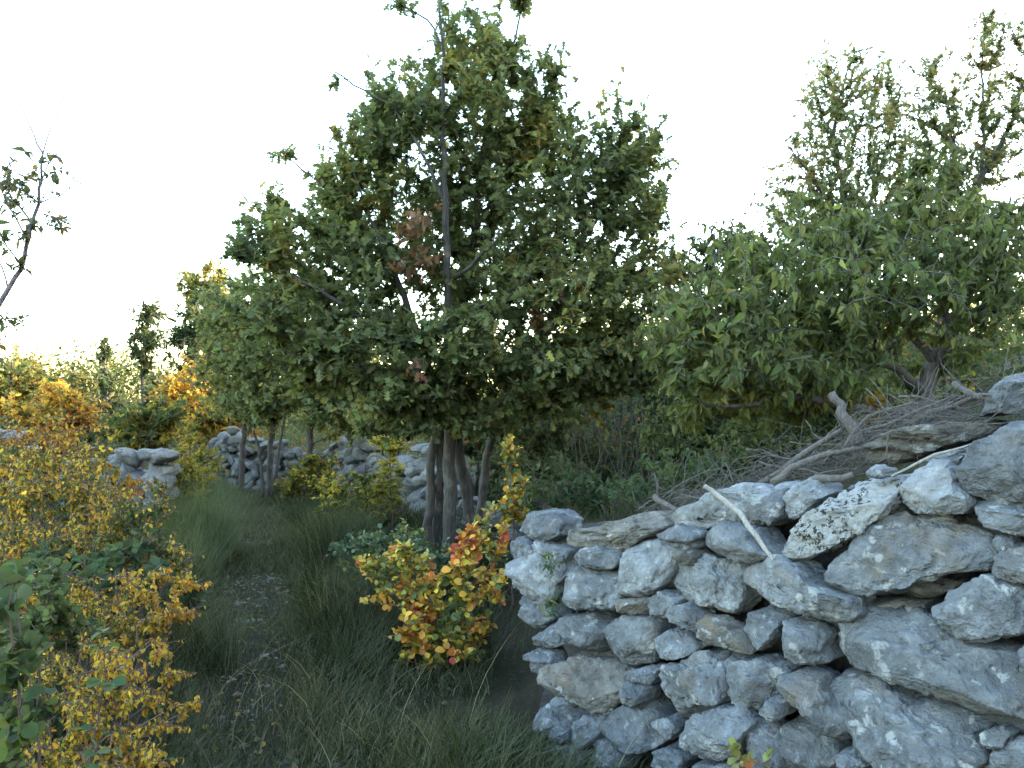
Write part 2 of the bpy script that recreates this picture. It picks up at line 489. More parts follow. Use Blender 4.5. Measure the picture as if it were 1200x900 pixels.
STONES = [
 zA([(222,45),(280,8),(330,5),(412,38),(412,80),(385,98),(310,92),(260,75)]),
 zA([(412,95),(432,15),(470,-15),(560,-35),(650,0),(648,70),(590,165),(500,218),(430,218),(410,170)]),
 zA([(592,165),(640,90),(660,20),(690,0),(740,40),(905,90),(880,140),(905,215),(850,298),(770,290),(690,230),(600,185)]),
 zA([(190,150),(215,90),(270,85),(350,110),(415,115),(415,200),(385,285),(320,265),(230,240),(200,200)]),
 zA([(5,60),(60,20),(130,10),(200,40),(215,90),(180,130),(150,200),(120,240),(60,210),(30,150)]),
 zA([(25,270),(70,225),(130,240),(145,300),(100,330),(40,355)]),
 zA([(60,410),(95,360),(140,320),(190,310),(205,410),(110,420)]),
 zA([(180,330),(210,290),(290,280),(360,310),(355,350),(310,450),(240,445),(200,400)]),
 zA([(332,350),(440,285),(550,282),(580,320),(575,400),(520,490),(430,492),(345,450)]),
 zA([(405,220),(540,215),(545,260),(500,290),(420,275)]),
 zA([(540,225),(590,180),(660,215),(640,260),(630,305),(570,295)]),
 zA([(625,260),(680,225),(730,290),(740,380),(690,340),(640,320)]),
 zA([(735,280),(800,300),(900,360),(970,430),(940,450),(860,420),(770,395),(725,365)]),
 zA([(550,390),(630,335),(680,345),(750,410),(700,450),(620,470)]),
 zA([(38,445),(90,420),(140,440),(150,490),(80,490)]),
 zA([(85,565),(150,490),(230,450),(330,460),(420,490),(450,560),(430,640),(370,680),(270,680),(160,610)]),
 zA([(455,515),(520,500),(570,505),(545,560),(520,590)]),
 zA([(420,640),(460,545),(520,590),(510,640),(450,670)]),
 zA([(510,640),(560,560),(650,480),(760,440),(810,450),(850,560),(848,655),(740,640),(700,670),(650,710),(560,690)]),
 zA([(350,740),(420,650),(490,620),(560,720),(580,800),(520,848),(430,840),(380,800)]),
 zA([(215,750),(270,695),(340,690),(350,740),(320,790),(270,830),(210,815)]),
 zA([(165,620),(240,650),(300,690),(220,745),(180,690)]),
 zA([(135,770),(170,715),(215,745),(210,800),(150,805)]),
 zA([(85,850),(150,810),(240,820),(320,850),(330,930),(90,930)]),
 zA([(325,790),(360,770),(415,840),(410,930),(345,930),(330,850)]),
 zA([(625,780),(700,700),(800,665),(900,665),(960,730),(920,800),(850,880),(790,890),(700,850),(640,810)]),
 zA([(815,490),(840,460),(950,470),(1010,460),(1045,500),(1060,560),(1080,690),(1020,715),(960,670),(860,655),(850,580)]),
 zA([(550,850),(620,820),(680,870),(650,930),(560,930)]),
 zA([(930,745),(1000,730),(1040,760),(1080,800),(1080,930),(940,930),(920,830)]),
 zA([(690,900),(800,890),(900,890),(930,960),(700,970)]),
 zA([(560,715),(620,700),(650,745),(625,800),(590,790)]),
 zB([(-165,120),(-80,75),(20,50),(110,70),(165,140),(230,190),(330,210),(335,270),(240,330),(160,300),(60,260),(0,235),(-80,200)]),
 zA([(885,310),(960,270),(1040,245),(1110,290),(1060,370),(1000,415),(910,380)]),
 [(812,643),(818,622),(840,615),(865,620),(882,637),(898,655),(890,662),(870,663),(840,656)],
 zC([(665,790),(730,735),(860,780),(860,800),(830,830),(760,820),(700,830)]),
 zC([(740,830),(780,790),(850,810),(870,850),(800,860)]),
 zC([(750,860),(790,840),(850,890),(830,940),(760,920)]),
 zC([(30,860),(90,800),(150,830),(250,870),(200,920),(60,930)]),
 zD([(0,590),(45,580),(60,640),(45,700),(0,740),(-60,700)]),
 zD([(440,500),(480,470),(545,480),(540,520),(450,520)]),
 zD([(945,640),(1060,640),(1200,690),(1300,650),(1300,800),(1180,800),(1100,780),(1010,760)]),
 zD([(1030,880),(1060,800),(1130,795),(1150,840),(1090,890)]),
 zB([(880,100),(920,40),(960,10),(1100,0),(1100,190),(1000,170),(930,130)]),
 [(952,690),(978,662),(990,640),(1000,625),(1035,609),(1085,605),(1125,615),(1160,628),(1166,645),(1150,669),(1110,674),(1080,680),(1040,698),(985,698)],
 zB([(642,250),(720,200),(800,150),(880,130),(1000,180),(1100,220),(1090,330),(1000,370),(890,400),(800,390),(720,365),(665,310)]),
 zB([(195,410),(250,290),(380,270),(540,280),(640,320),(720,375),(800,410),(1000,440),(1100,500),(1100,680),(1000,700),(900,722),(800,690),(650,620),(480,560),(340,520),(240,480)]),
 zB([(5,385),(60,310),(110,290),(215,350),(215,390),(195,430),(220,480),(150,500),(50,470),(15,440)]),
 zB([(0,580),(30,530),(100,515),(180,550),(230,650),(310,760),(270,825),(180,770),(100,690),(20,610)]),
 zB([(185,570),(270,530),(400,560),(520,640),(700,680),(850,750),(840,930),(380,930),(320,770),(240,660)]),
 zB([(20,770),(60,710),(130,700),(220,790),(265,850),(220,930),(70,930)]),
 zB([(265,850),(350,820),(390,910),(280,930)]),
 zB([(850,770),(930,740),(970,780),(940,830),(870,820)]),
 zB([(860,870),(960,800),(1100,760),(1100,930),(870,930)]),
 zB([(995,430),(1060,380),(1130,390),(1130,540),(1010,530)]),
 zB([(0,470),(65,480),(65,520),(0,570),(-40,540)]),
 zB([(0,620),(40,640),(40,700),(0,720),(-60,700)]),
 [(592,640),(606,628),(624,640),(626,662),(610,668),(596,660)],
 [(604,700),(618,694),(632,706),(626,724),(610,722)],
 [(622,838),(640,826),(650,846),(640,862),(626,856)],
 zC([(1000,760),(1130,770),(1180,840),(1260,900),(1200,960),(1120,880)]),
 [(596,668),(612,655),(622,668),(618,690),(603,694)],
 [(614,770),(628,760),(640,778),(632,794),(618,790)],
 [(640,820),(655,806),(668,818),(662,836),(648,838)],
 [(1205,560),(1290,540),(1310,640),(1280,700),(1205,690)],
 [(1208,700),(1300,700),(1310,800),(1208,800)],
]
BACKDEEP = [
 zB([(335,220),(455,215),(460,275),(340,278)]), zB([(460,220),(545,215),(545,275),(462,275)]),
 zB([(548,220),(650,225),(640,290),(548,275)]), zB([(230,215),(330,210),(330,280),(250,285)]),
 zB([(480,130),(600,120),(700,130),(800,110),(780,170),(660,220),(520,210)]),
]
base_w = np.array([E0[0] + 0.9 * WU[0], E0[1] + 0.9 * WU[1], 0.0])
nearwall = empty("dry_stone_wall", base_w, "large grey dry stone wall of rough limestone in the right foreground", "wall")
brownish = {15: 1, 12: 1, 9: 1, 36: 1}
paleset = {2, 4, 1, 20, 24}
for k, poly in enumerate(STONES):
    mat = M_ROCKB if k in brownish else (M_PALE if k in paleset else M_ROCK)
    big = np.ptp(np.array(poly)[:, 0]) > 90
    o = traced_stone("stone", poly, ((k * 37) % 11 - 5) * 0.007, None, mat, nearwall, k, sub=6 if big else 5)
    if k == 15: o["label"] = "brown stained stone in the wall"
    if k == 45: o["label"] = "longest block of the wall, with white lichen spots"
for k, poly in enumerate(BACKDEEP):
    traced_stone("stone", poly, 0.12, 0.1, M_ROCKB, nearwall, 300 + k, e=0.4, nf=3, amp=0.03, sub=4)

# inner rubble of the wall
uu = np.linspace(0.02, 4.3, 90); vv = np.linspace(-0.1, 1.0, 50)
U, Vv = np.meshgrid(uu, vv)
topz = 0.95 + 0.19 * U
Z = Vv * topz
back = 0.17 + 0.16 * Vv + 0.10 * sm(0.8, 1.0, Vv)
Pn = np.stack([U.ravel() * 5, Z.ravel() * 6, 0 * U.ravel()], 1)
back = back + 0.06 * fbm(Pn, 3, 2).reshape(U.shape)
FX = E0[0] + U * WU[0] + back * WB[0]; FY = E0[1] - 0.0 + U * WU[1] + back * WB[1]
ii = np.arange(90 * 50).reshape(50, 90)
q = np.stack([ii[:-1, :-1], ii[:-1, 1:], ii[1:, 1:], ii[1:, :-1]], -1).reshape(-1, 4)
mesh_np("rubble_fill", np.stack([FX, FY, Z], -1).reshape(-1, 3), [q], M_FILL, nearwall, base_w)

# small wedges pinned between the stones, deeper in the face
rng = np.random.default_rng(5)
def free_rock(rng, sub=4, e=0.7, nf=9, amp=0.05):
    V, Fc = ICO[sub]
    Q = np.sign(V) * np.power(np.abs(V), 0.62)
    Q = facet(Q, rng, nf + 3, 0.58, 0.86)
    Q = rough(Q, rng, 1.6, amp)
    return Q, Fc
PROTO = []
for k in range(8):
    Q, Fc = free_rock(np.random.default_rng(50 + k))
    me_o = mesh_np("proto", Q, [Fc], M_ROCK)
    PROTO.append(me_o.data); bpy.data.objects.remove(me_o)
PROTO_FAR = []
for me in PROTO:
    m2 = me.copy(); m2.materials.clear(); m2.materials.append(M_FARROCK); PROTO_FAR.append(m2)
n_w = 0
for k in range(12):
    px = rng.uniform(612, 1190); lim = np.interp(px, [600, 780, 1000, 1200], [640, 640, 700, 720])
    py = rng.uniform(lim, 895)
    p = at(px, py, wall_depth(px, py) + rng.uniform(0.10, 0.17))
    o = bpy.data.objects.new("stone", PROTO[k % 8])
    link(o, nearwall)
    o.location = p - base_w
    s = rng.uniform(0.05, 0.085)
    o.scale = (s * rng.uniform(1, 1.5), s, s * rng.uniform(0.7, 1))
    o.rotation_euler = (rng.uniform(-.4, .4), rng.uniform(-.4, .4), rng.uniform(-1, 1) - 0.9)

for j in range(5):                                   # the wall runs on past the right edge of the view
    for i in range(4):
        t_ = 2.80 + 0.36 * i + (j % 2) * 0.14
        s = 0.20 + rng.uniform(-.02, .03)
        o = bpy.data.objects.new("stone", PROTO[(3 * i + 5 * j) % 8])
        link(o, nearwall)
        o.location = np.array([E0[0] + WU[0] * t_ + .07 * WB[0], E0[1] + WU[1] * t_ + .07 * WB[1], 0.12 + 0.30 * j + rng.normal() * .02]) - base_w
        o.scale = (s * 1.05, s * .8, s * .82)
        o.rotation_euler = (rng.uniform(-.2, .2), rng.uniform(-.25, .25), -0.906 + rng.uniform(-.2, .2))
# loose cap stones lying on the wall
CAPS = [
 (zC([(260,790),(290,750),(340,780),(560,690),(700,700),(730,730),(650,770),(520,860),(440,880),(370,850),(300,830)]), 0.05, M_ROCKB, "flat tan-faced capstone with a pointed left tip near the low end of the wall", 0.22),
 (zC([(730,730),(800,660),(920,600),(1040,560),(1200,550),(1300,570),(1290,680),(1200,740),(1130,760),(960,740),(860,775)]), 0.08, M_PALE, "broad pale grey slab under the bleached stick on top of the wall", 0.26),
 (zC([(0,720),(70,680),(160,680),(230,720),(240,790),(150,830),(60,820),(0,800)]), 0.05, M_ROCK, "lumpy grey capstone at the far low end of the wall", None),
 (zD([(45,640),(90,560),(180,515),(240,560),(275,595),(180,670),(100,720),(50,700)]), 0.05, M_PALE, "cream rough lump between the broad slab and the black-speckled stone", None),
 (zD([(40,870),(100,760),(240,640),(400,540),(600,530),(590,640),(540,700),(450,755),(440,780),(300,840),(180,890),(60,900)]), 0.0, M_SPECK, "white slanting stone covered with black lichen speckles", 0.17),
 (zD([(578,590),(620,520),(700,440),(780,445),(850,520),(900,580),(940,640),(925,690),(860,700),(740,690),(650,695),(595,650)]), 0.0, M_PALE, "smooth rounded whitish boulder beside the black-speckled stone", 0.19),
 (zD([(380,465),(460,325),(600,300),(760,270),(900,260),(980,255),(1010,290),(960,330),(880,350),(700,400),(620,450),(480,455)]), 0.22, M_ROCKB, "layered flat slab with brown split edge at the foot of the brushwood", 0.20),
 (zD([(700,440),(760,410),(930,385),(960,360),(1000,350),(940,400),(880,470),(800,480)]), 0.12, M_PALE, "small flat pale stone wedged between the layered slab and the round boulder", 0.12),
 (zD([(870,500),(960,370),(1080,290),(1200,240),(1300,230),(1310,640),(1200,690),(1000,640),(930,590)]), 0.02, M_ROCK, "huge blue-grey boulder at the right edge of the photo", 0.28),
 (zD([(925,245),(1000,130),(1100,60),(1210,0),(1290,20),(1290,230),(1180,235),(1080,215),(1000,220)]), 0.24, M_ROCK, "topmost tilted slab at the right edge, above the blue-grey boulder", 0.22),
]
for k, (poly, bk, mat, lab, th) in enumerate(CAPS):
    o = traced_stone("capstone", poly, bk, th, mat, None, 500 + k, sub=6,
                     strata=.28 if k == 6 else 0, dirs=[(0.1, .85, .6, .70), (-.3, .5, .9, .80), (.5, -.2, 1, .85), (0, -.8, .5, .85)])
    tag(o, lab, "stone", "loose capstones on the near wall")

def far_wall(name, label, p0, p1, h0, h1, nx, ny, seed, depth=0.5):
    rng = np.random.default_rng(seed)
    p0 = np.array(p0, float); p1 = np.array(p1, float)
    u = (p1 - p0)[:2]; L = np.linalg.norm(u); u = u / L
    nrm = np.array([u[1], -u[0]])
    if nrm @ (-p0[:2]) < 0: nrm = -nrm
    base = np.array([*((p0 + p1) / 2)[:2], tz(*((p0 + p1) / 2)[:2])])
    root = empty(name, base, label, "wall", "old field walls beyond the path")
    cnt = 0
    for j in range(ny):
        x = rng.uniform(-0.5, 0) * L / nx
        while x < L and cnt < 96:
            w = L / nx * rng.uniform(0.6, 1.5)
            hh = (h0 + (h1 - h0) * np.clip(x / L, 0, 1))
            hh = hh * (1 + 0.16 * math.sin(x * 2.3 + seed) + 0.1 * math.sin(x * 5.1))
            z = (j + 0.5) / ny * hh + rng.normal() * 0.025
            y = 0.02 - 0.22 * (j / ny) + rng.normal() * 0.07
            gxy = p0[:2] + u * np.clip(x + w / 2, 0, L) + nrm * y
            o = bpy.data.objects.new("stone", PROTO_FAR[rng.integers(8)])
            link(o, root)
            o.location = np.array([*gxy, tz(*gxy) + z]) - base
            o.scale = (w * 0.56, depth * 0.36, hh / ny * rng.uniform(0.5, 0.78))
            o.rotation_euler = (rng.uniform(-.5, .5), rng.normal() * 0.38, math.atan2(u[1], u[0]) + rng.choice([0, math.pi]) + rng.uniform(-.3, .3))
            x += w; cnt += 1
    n = 30
    xs = np.linspace(0, L, n); prof = [(-0.02, 0.0), (-0.20, 0.93), (-0.75, 0.9), (-0.8, 0)]
    V = []
    for a, zf in prof:
        gxy = p0[:2] + xs[:, None] * u + nrm * a
        V.append(np.stack([gxy[:, 0], gxy[:, 1], terrain(gxy[:, 0], gxy[:, 1]) + zf * np.minimum(1, 20 * np.minimum(xs, L - xs) / L) * 0.85 * (h0 + (h1 - h0) * xs / L) - 0.03], 1))
    V = np.stack(V, 0).reshape(-1, 3)
    ii = np.arange(4 * n).reshape(4, n)
    q = np.stack([ii[:-1, :-1], ii[:-1, 1:], ii[1:, 1:], ii[1:, :-1]], -1).reshape(-1, 4)
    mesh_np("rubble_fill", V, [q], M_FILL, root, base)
    return root

far_wall("dry_stone_wall", "thick end of a grey stone wall rising above the orange shrubs on the left", gp(-60, 12.0), gp(182, 10.6), 0.85, 0.85, 14, 6, 31, 0.7)
far_wall("dry_stone_wall", "dark tumbled stone wall closing the end of the grassy path", gp(246, 15.2), gp(400, 14.4), 0.95, 1.0, 14, 7, 32)
far_wall("dry_stone_wall", "pale heaped stone wall just left of the oak trunks", gp(405, 13.4), gp(508, 10.8), 0.95, 0.9, 13, 7, 33)
far_wall("dry_stone_wall", "low rubble bank half hidden behind the oak trunks", gp(512, 10.2), gp(610, 8.2), 0.5, 0.4, 14, 4, 34)

# ------------------------------------------------------------------ foliage machinery
def rows_template(ts, ws, fold=0.12, bend=0.15, tip=0.0):
    V, Q = [], []
    for t, w in zip(ts, ws):
        zc = -bend * t * t
        V += [(-w, t, zc + fold * w * 2), (0, t, zc), (w, t, zc + fold * w * 2)]
    for r in range(len(ts) - 1):
        a = 3 * r
        Q += [(a, a + 1, a + 4, a + 3), (a + 1, a + 2, a + 5, a + 4)]
    return np.array(V, float), np.array(Q)

T_OAK = rows_template([0, .24, .36, .52, .64, .80, 1.0], [.02, .25, .09, .35, .13, .33, .06], 0.15, 0.18)
T_OVATE = rows_template([0, .12, .35, .65, 1.0], [.015, .03, .21, .16, .0], 0.30, 0.35)
T_ROUND = rows_template([0, .18, .40, .70, .93, 1.0], [.012, .02, .30, .36, .20, .0], 0.18, 0.10)
T_SMALL = rows_template([0, .45, 1.0], [.03, .27, .0], 0.30, 0.10)
T_LANCE = rows_template([0, .4, 1.0], [.02, .13, .0], 0.2, 0.25)
T_NEEDLE = (np.array([(-.035, 0, 0), (.035, 0, 0), (0, 1, 0)], float), np.array([(0, 1, 2)]))

def unit(v):
    return v / (np.linalg.norm(v, axis=-1, keepdims=True) + 1e-9)

def pick_colours(P, palette, rng, coh=0.55, freq=2.0, jit=0.14):
    w = np.array([p[1] for p in palette], float); w = np.cumsum(w / w.sum())
    v = coh * vnoise(P * freq + 31.7, int(rng.integers(1000))) + (1 - coh) * rng.uniform(-1, 1, len(P))
    rk = np.argsort(np.argsort(v)) / max(1, len(P))
    idx = np.minimum(np.searchsorted(w, rk), len(palette) - 1)
    C = np.array([p[0] for p in palette])[idx]
    C = C * (1 + jit * rng.normal(size=(len(P), 1))) * (1 + 0.06 * rng.normal(size=(len(P), 3)))
    return np.clip(C, 0.004, 0.8)

def leaves_mesh(name, P, axis, normal, size, templ, colours, mat, parent, origin):
    TV, TF = templ
    y = unit(axis)
    x = unit(np.cross(y, normal)); z = np.cross(x, y)
    n, k = len(P), len(TV)
    Vx = (TV[None, :, 0:1] * x[:, None] + TV[None, :, 1:2] * y[:, None] + TV[None, :, 2:3] * z[:, None]) * size[:, None, None] + P[:, None]
    Fc = (TF[None] + (np.arange(n) * k)[:, None, None]).reshape(-1, TF.shape[1])
    tint = np.repeat(colours, k, 0)
    return mesh_np(name, Vx.reshape(-1, 3), [Fc], mat, parent, origin, tint, smooth=True)

def resample(pl, step):
    pl = np.array(pl, float)
    n = len(pl)
    out = []
    for i in range(n - 1):
        p0, p1, p2, p3 = pl[max(0, i - 1)], pl[i], pl[i + 1], pl[min(n - 1, i + 2)]
        m = max(2, int(np.linalg.norm(p2[:3] - p1[:3]) / step))
        for t in np.arange(m) / m:
            out.append(0.5 * ((2 * p1) + (p2 - p0) * t + (2 * p0 - 5 * p1 + 4 * p2 - p3) * t * t + (3 * p1 - p0 - 3 * p2 + p3) * t ** 3))
    out.append(pl[-1])
    return np.array(out)

class Skeleton:
    def __init__(self, seed, step=0.12):
        self.P, self.par, self.mr, self.path, self.stem = [], [], [], [], []
        self.rng = np.random.default_rng(seed); self.step = step
    def node(self, p, par, mr=0.0, stem=-1):
        self.P.append(np.asarray(p, float)); self.par.append(par); self.mr.append(mr); self.stem.append(stem)
        self.path.append(0 if par < 0 else self.path[par] + np.linalg.norm(self.P[-1] - self.P[par]))
        return len(self.P) - 1
    def stem_line(self, pts, wob=0.012, snap=False, sid=0):
        """pts: (x,y,z,r); with snap the first point starts at the nearest existing node."""
        q = resample(pts, self.step)
        i0 = -1
        if snap and self.P:
            d = np.linalg.norm(np.array(self.P) - q[0, :3], axis=1)
            i0 = int(d.argmin()); q = q[1:]
        for k, r in enumerate(q):
            jit = self.rng.normal(size=3) * wob if 0 < k < len(q) - 1 else 0
            i0 = self.node(r[:3] + jit, i0, r[3], sid)
    def reach(self, A, w=0.35, bow=0.12, min_r=0.0):
        """join every attractor to the skeleton with a bowed twig; returns end nodes"""
        A = np.asarray(A)
        N0 = np.array(self.P)
        dd = np.min(np.linalg.norm(A[:, None] - N0[None, ::max(1, len(N0) // 300)], axis=2), axis=1)
        ends = []
        cap = len(N0) + len(A) * 60
        buf = np.zeros((cap, 3)); pth = np.zeros(cap)
        buf[:len(N0)] = N0; pth[:len(N0)] = self.path
        n = len(N0)
        for a in A[np.argsort(dd)]:
            d = np.linalg.norm(buf[:n] - a, axis=1)
            i = int(np.argmin(d + w * pth[:n]))
            p = buf[i].copy(); L = d[i]
            m = max(1, int(L / self.step))
            pa = self.par[i]
            dir0 = unit(p - buf[pa]) if pa >= 0 else np.array([0, 0, 1.0])
            ctrl = p + 0.5 * (a - p) + dir0 * L * 0.18 + self.rng.normal(size=3) * L * bow
            j = i
            for t in (np.arange(m) + 1) / m:
                x = (1 - t) ** 2 * p + 2 * t * (1 - t) * ctrl + t * t * a
                j = self.node(x, j, min_r)
                buf[n] = x; pth[n] = self.path[-1]; n += 1
            ends.append(j)
        return np.array(ends)
    def radii(self, tip=0.0022, ex=2.4):
        n = len(self.P)
        acc = np.zeros(n); kids = np.zeros(n, int); main = np.full(n, -1); best = np.zeros(n)
        r = np.zeros(n)
        for i in range(n - 1, -1, -1):
            r[i] = max(tip, acc[i] ** (1 / ex)) if kids[i] else tip
            rr = max(r[i], self.mr[i]) if self.stem[i] >= 0 else r[i]
            if self.stem[i] >= 0: rr = self.mr[i]
            r[i] = rr
            p = self.par[i]
            if p >= 0:
                acc[p] += r[i] ** ex; kids[p] += 1
                sc = r[i] + (10 if (self.stem[i] >= 0 and self.stem[i] == self.stem[p]) else 0)
                if sc > best[p]: best[p] = sc; main[p] = i
        return r, main
    def tubes(self, r, main, sel):
        P = np.array(self.P); par = np.array(self.par); n = len(P)
        seg = np.array([i for i in range(n) if par[i] >= 0 and sel[i]], int)
        if not len(seg): return np.zeros((0, 3)), []
        D = np.zeros((n, 3)); hp = par >= 0
        D[hp] = unit(P[hp] - P[par[hp]])
        T = D.copy()
        hm = main >= 0
        T[hm] = unit(D[hm] + D[main[hm]])
        root = ~hp & hm
        T[root] = D[main[root]]
        a = par[seg]; b = seg
        cont = main[a] == b
        ta = np.where(cont[:, None], T[a], D[b]); tb = T[b]
        ra = np.where(cont, r[a], np.minimum(r[a], r[b] * 1.25)); rb = r[b]
        VV, FF, off = [], [], 0
        for lo, hi, k in ((0, 0.006, 3), (0.006, 0.02, 5), (0.02, 9, 12)):
            mk = (rb >= lo) & (rb < hi)
            if not mk.any(): continue
            ang = np.arange(k) / k * 2 * math.pi
            ref = np.array([0.31, 0.92, 0.17])
            def ring(c, t, rad):
                x = unit(np.cross(t, ref)); y = np.cross(t, x)
                return c[:, None] + (x[:, None] * np.cos(ang)[None, :, None] + y[:, None] * np.sin(ang)[None, :, None]) * rad[:, None, None]
            V = np.concatenate([ring(P[a[mk]], ta[mk], ra[mk]), ring(P[b[mk]], tb[mk], rb[mk])], 1)
            m = len(V)
            i0 = np.arange(k); i1 = (i0 + 1) % k
            Fq = np.stack([i0, i1, i1 + k, i0 + k], 1)
            FF.append((Fq[None] + (np.arange(m) * 2 * k)[:, None, None]).reshape(-1, 4) + off)
            VV.append(V.reshape(-1, 3)); off += m * 2 * k
        return np.concatenate(VV), FF

def blob_points(clumps, n, rng, sub=9, tight=0.33):
    """clumps: (px, py, rx, ry, depth, rdepth[, weight]) -> n points gathered in sub-clusters"""
    w = np.array([(c[6] if len(c) > 6 else 1.0) * c[2] * c[3] for c in clumps]); w = w / w.sum()
    out = []
    for c, k in zip(clumps, rng.multinomial(n, w)):
        if not k: continue
        ns = max(2, int(sub * (0.5 + k * 0.02)))
        cc = unit(rng.normal(size=(ns, 3))) * rng.uniform(0.15, 1.0, (ns, 1)) ** 0.5
        pts = cc[rng.integers(ns, size=k)] + rng.normal(size=(k, 3)) * tight * 0.6
        for p in pts:
            d = c[4] + p[2] * c[5]
            out.append(at(c[0] + p[0] * c[2], c[1] + p[1] * c[3], d))
    out = np.array(out)
    g = terrain(out[:, 0], out[:, 1])
    out[:, 2] = np.maximum(out[:, 2], g + 0.06)
    return out

def plant(name, label, cat, base, stems, clumps, n_tw, templ, lsize, per, palette, wood, group=None, seed=1,
          mode='free', step=0.12, w=0.35, leaf=None, thr=0.022, tip=0.0022, sub=9, tight=0.33, spread=0.5, coh=0.55, freq=2.0,
          extra=None, bare=0.0, bow=0.12, split_trunks=False, cname="crown", alist=None, jit=0.14):
    rng = np.random.default_rng(seed)
    base = np.asarray(base, float)
    root = empty(name, base, label, cat, group)
    sk = Skeleton(seed, step)
    for k, s in enumerate(stems):
        snap = isinstance(s, tuple)
        sk.stem_line(s[1] if snap else s, 0.10 * step, snap, k)
    A = blob_points(clumps, n_tw, rng, sub, tight) if clumps else np.zeros((0, 3))
    if alist is not None: A = np.concatenate([A, np.array(alist)])
    ends = sk.reach(A, w, bow)
    r, main = sk.radii(tip)
    stem = np.array(sk.stem)
    thick = (r >= thr)
    rid = np.zeros(len(r), int)
    for i_, p_ in enumerate(sk.par): rid[i_] = i_ if p_ < 0 else rid[p_]
    woody = thr > 0.015
    comp = np.full(len(r), -1)
    for i_, p_ in enumerate(sk.par):
        if p_ >= 0 and not thick[p_]: thick[i_] = False
        if not thick[i_]: comp[i_] = comp[p_] if (p_ >= 0 and not thick[p_]) else i_
    if woody:
        cid, cn = np.unique(comp[comp >= 0], return_counts=True)
        limbs = cid[np.argsort(-cn)][:16]
        limbs = [c for c in limbs if (comp == c).sum() > 40]
    else: limbs = []
    on_limb = np.isin(comp, limbs)
    for rt in np.unique(rid):
        V, FF = sk.tubes(r, main, (rid == rt) & ~on_limb)
        if len(V): mesh_np("trunk" if woody else "stem", V, FF, wood, root, base)
    for c in limbs:
        V, FF = sk.tubes(r, main, comp == c)
        if len(V): mesh_np("branch", V, FF, wood, root, base)
    P = np.array(sk.P); par = np.array(sk.par)
    E = ends
    if bare: E = E[rng.uniform(size=len(E)) > bare]
    if len(E) and per > 0:
        tw = np.repeat(E, per)
        back = rng.integers(0, 4, len(tw))
        node = tw.copy()
        for s in range(3):
            mv = (back > s) & (par[node] >= 0) & (stem[node] < 0)
            node = np.where(mv, np.where(stem[par[node]] < 0, par[node], node), node)
        nP = P[node]; tdir = unit(P[node] - P[np.maximum(par[node], 0)])
        f = rng.uniform(0, 1, (len(tw), 1)) * step
        pos = nP - tdir * f
        ax = tdir * 0.5 + rng.normal(size=pos.shape) * spread
        nr = np.array([0, 0, 1.0]) + rng.normal(size=pos.shape) * 0.45
        if mode == 'droop':
            ax = ax * 0.55 + np.array([0, 0, -0.9]); nr = rng.normal(size=pos.shape) + np.array([0, -0.6, 0.5])
        elif mode == 'up':
            ax = ax + np.array([0, 0, 0.35])
        elif mode == 'flat':
            ax[:, 2] *= 0.4; nr = np.array([0, 0, 1.0]) + rng.normal(size=pos.shape) * 0.3
        sz = lsize * np.clip(1 + 0.28 * rng.normal(size=len(pos)), 0.45, 1.7)
        colr = pick_colours(pos, palette, rng, coh, freq, jit)
        leaves_mesh(cname, pos, ax, nr, sz, templ, colr, leaf or M_LEAF, root, base)
    if extra: extra(root, base, rng, sk)
    return root

def S_(pts):            # list of (px, py, depth, r) -> world (x, y, z, r)
    return [tuple(at(a, b, d)) + (r,) for a, b, d, r in pts]

def grounded(pts):      # the first point is dropped to the terrain
    s = S_(pts)
    x, y, z, r = s[0]
    return [(x, y, tz(x, y) - 0.05, r)] + s[1:]

# palettes (linear albedo)
OAKP = [((.076, .098, .050), 2), ((.108, .134, .062), 4), ((.14, .165, .075), 3), ((.18, .185, .06), 1.2), ((.25, .19, .05), .3)]
DARKP = [((.028, .048, .027), 3), ((.045, .070, .035), 3), ((.065, .09, .042), 2)]
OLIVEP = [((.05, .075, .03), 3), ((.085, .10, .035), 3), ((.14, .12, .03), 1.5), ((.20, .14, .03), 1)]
HACKP = [((.082, .105, .042), 3), ((.115, .142, .054), 4), ((.155, .178, .064), 2), ((.18, .175, .055), .5), ((.32, .22, .05), .12)]
ORANGEP = [((.09, .12, .04), 1.6), ((.25, .20, .045), 1.4), ((.47, .28, .04), 3), ((.53, .36, .055), 3), ((.42, .19, .035), 1.3)]
YELLOWP = [((.34, .26, .035), 3), ((.27, .24, .04), 3), ((.16, .17, .04), 2), ((.36, .20, .03), .8)]
SMOKEP = [((.085, .125, .045), 1.5), ((.19, .21, .055), 1.5), ((.46, .36, .05), 2.6), ((.52, .28, .04), 2.8), ((.48, .15, .035), 1.0), ((.32, .05, .03), .45)]
RUSTP = [((.30, .12, .035), 3), ((.36, .18, .04), 3), ((.22, .09, .035), 2), ((.12, .10, .04), 1)]
GOLDP = [((.26, .23, .07), 3), ((.20, .20, .06), 3), ((.30, .22, .06), 2), ((.13, .15, .05), 1.5)]
PINEP = [((.025, .045, .024), 3), ((.04, .062, .03), 3), ((.06, .08, .035), 1)]
AIRY_GLAREP = [((.16, .19, .12), 3), ((.20, .22, .14), 3), ((.24, .22, .12), 2), ((.34, .26, .14), 1)]  # airy trees: wash-out from the bright sky is mixed into these leaf colours
DEADP = [((.20, .10, .06), 3), ((.26, .14, .085), 3), ((.15, .075, .05), 2)]
BLUEP = [((.045, .085, .05), 3), ((.06, .11, .055), 3), ((.09, .13, .06), 1.5)]

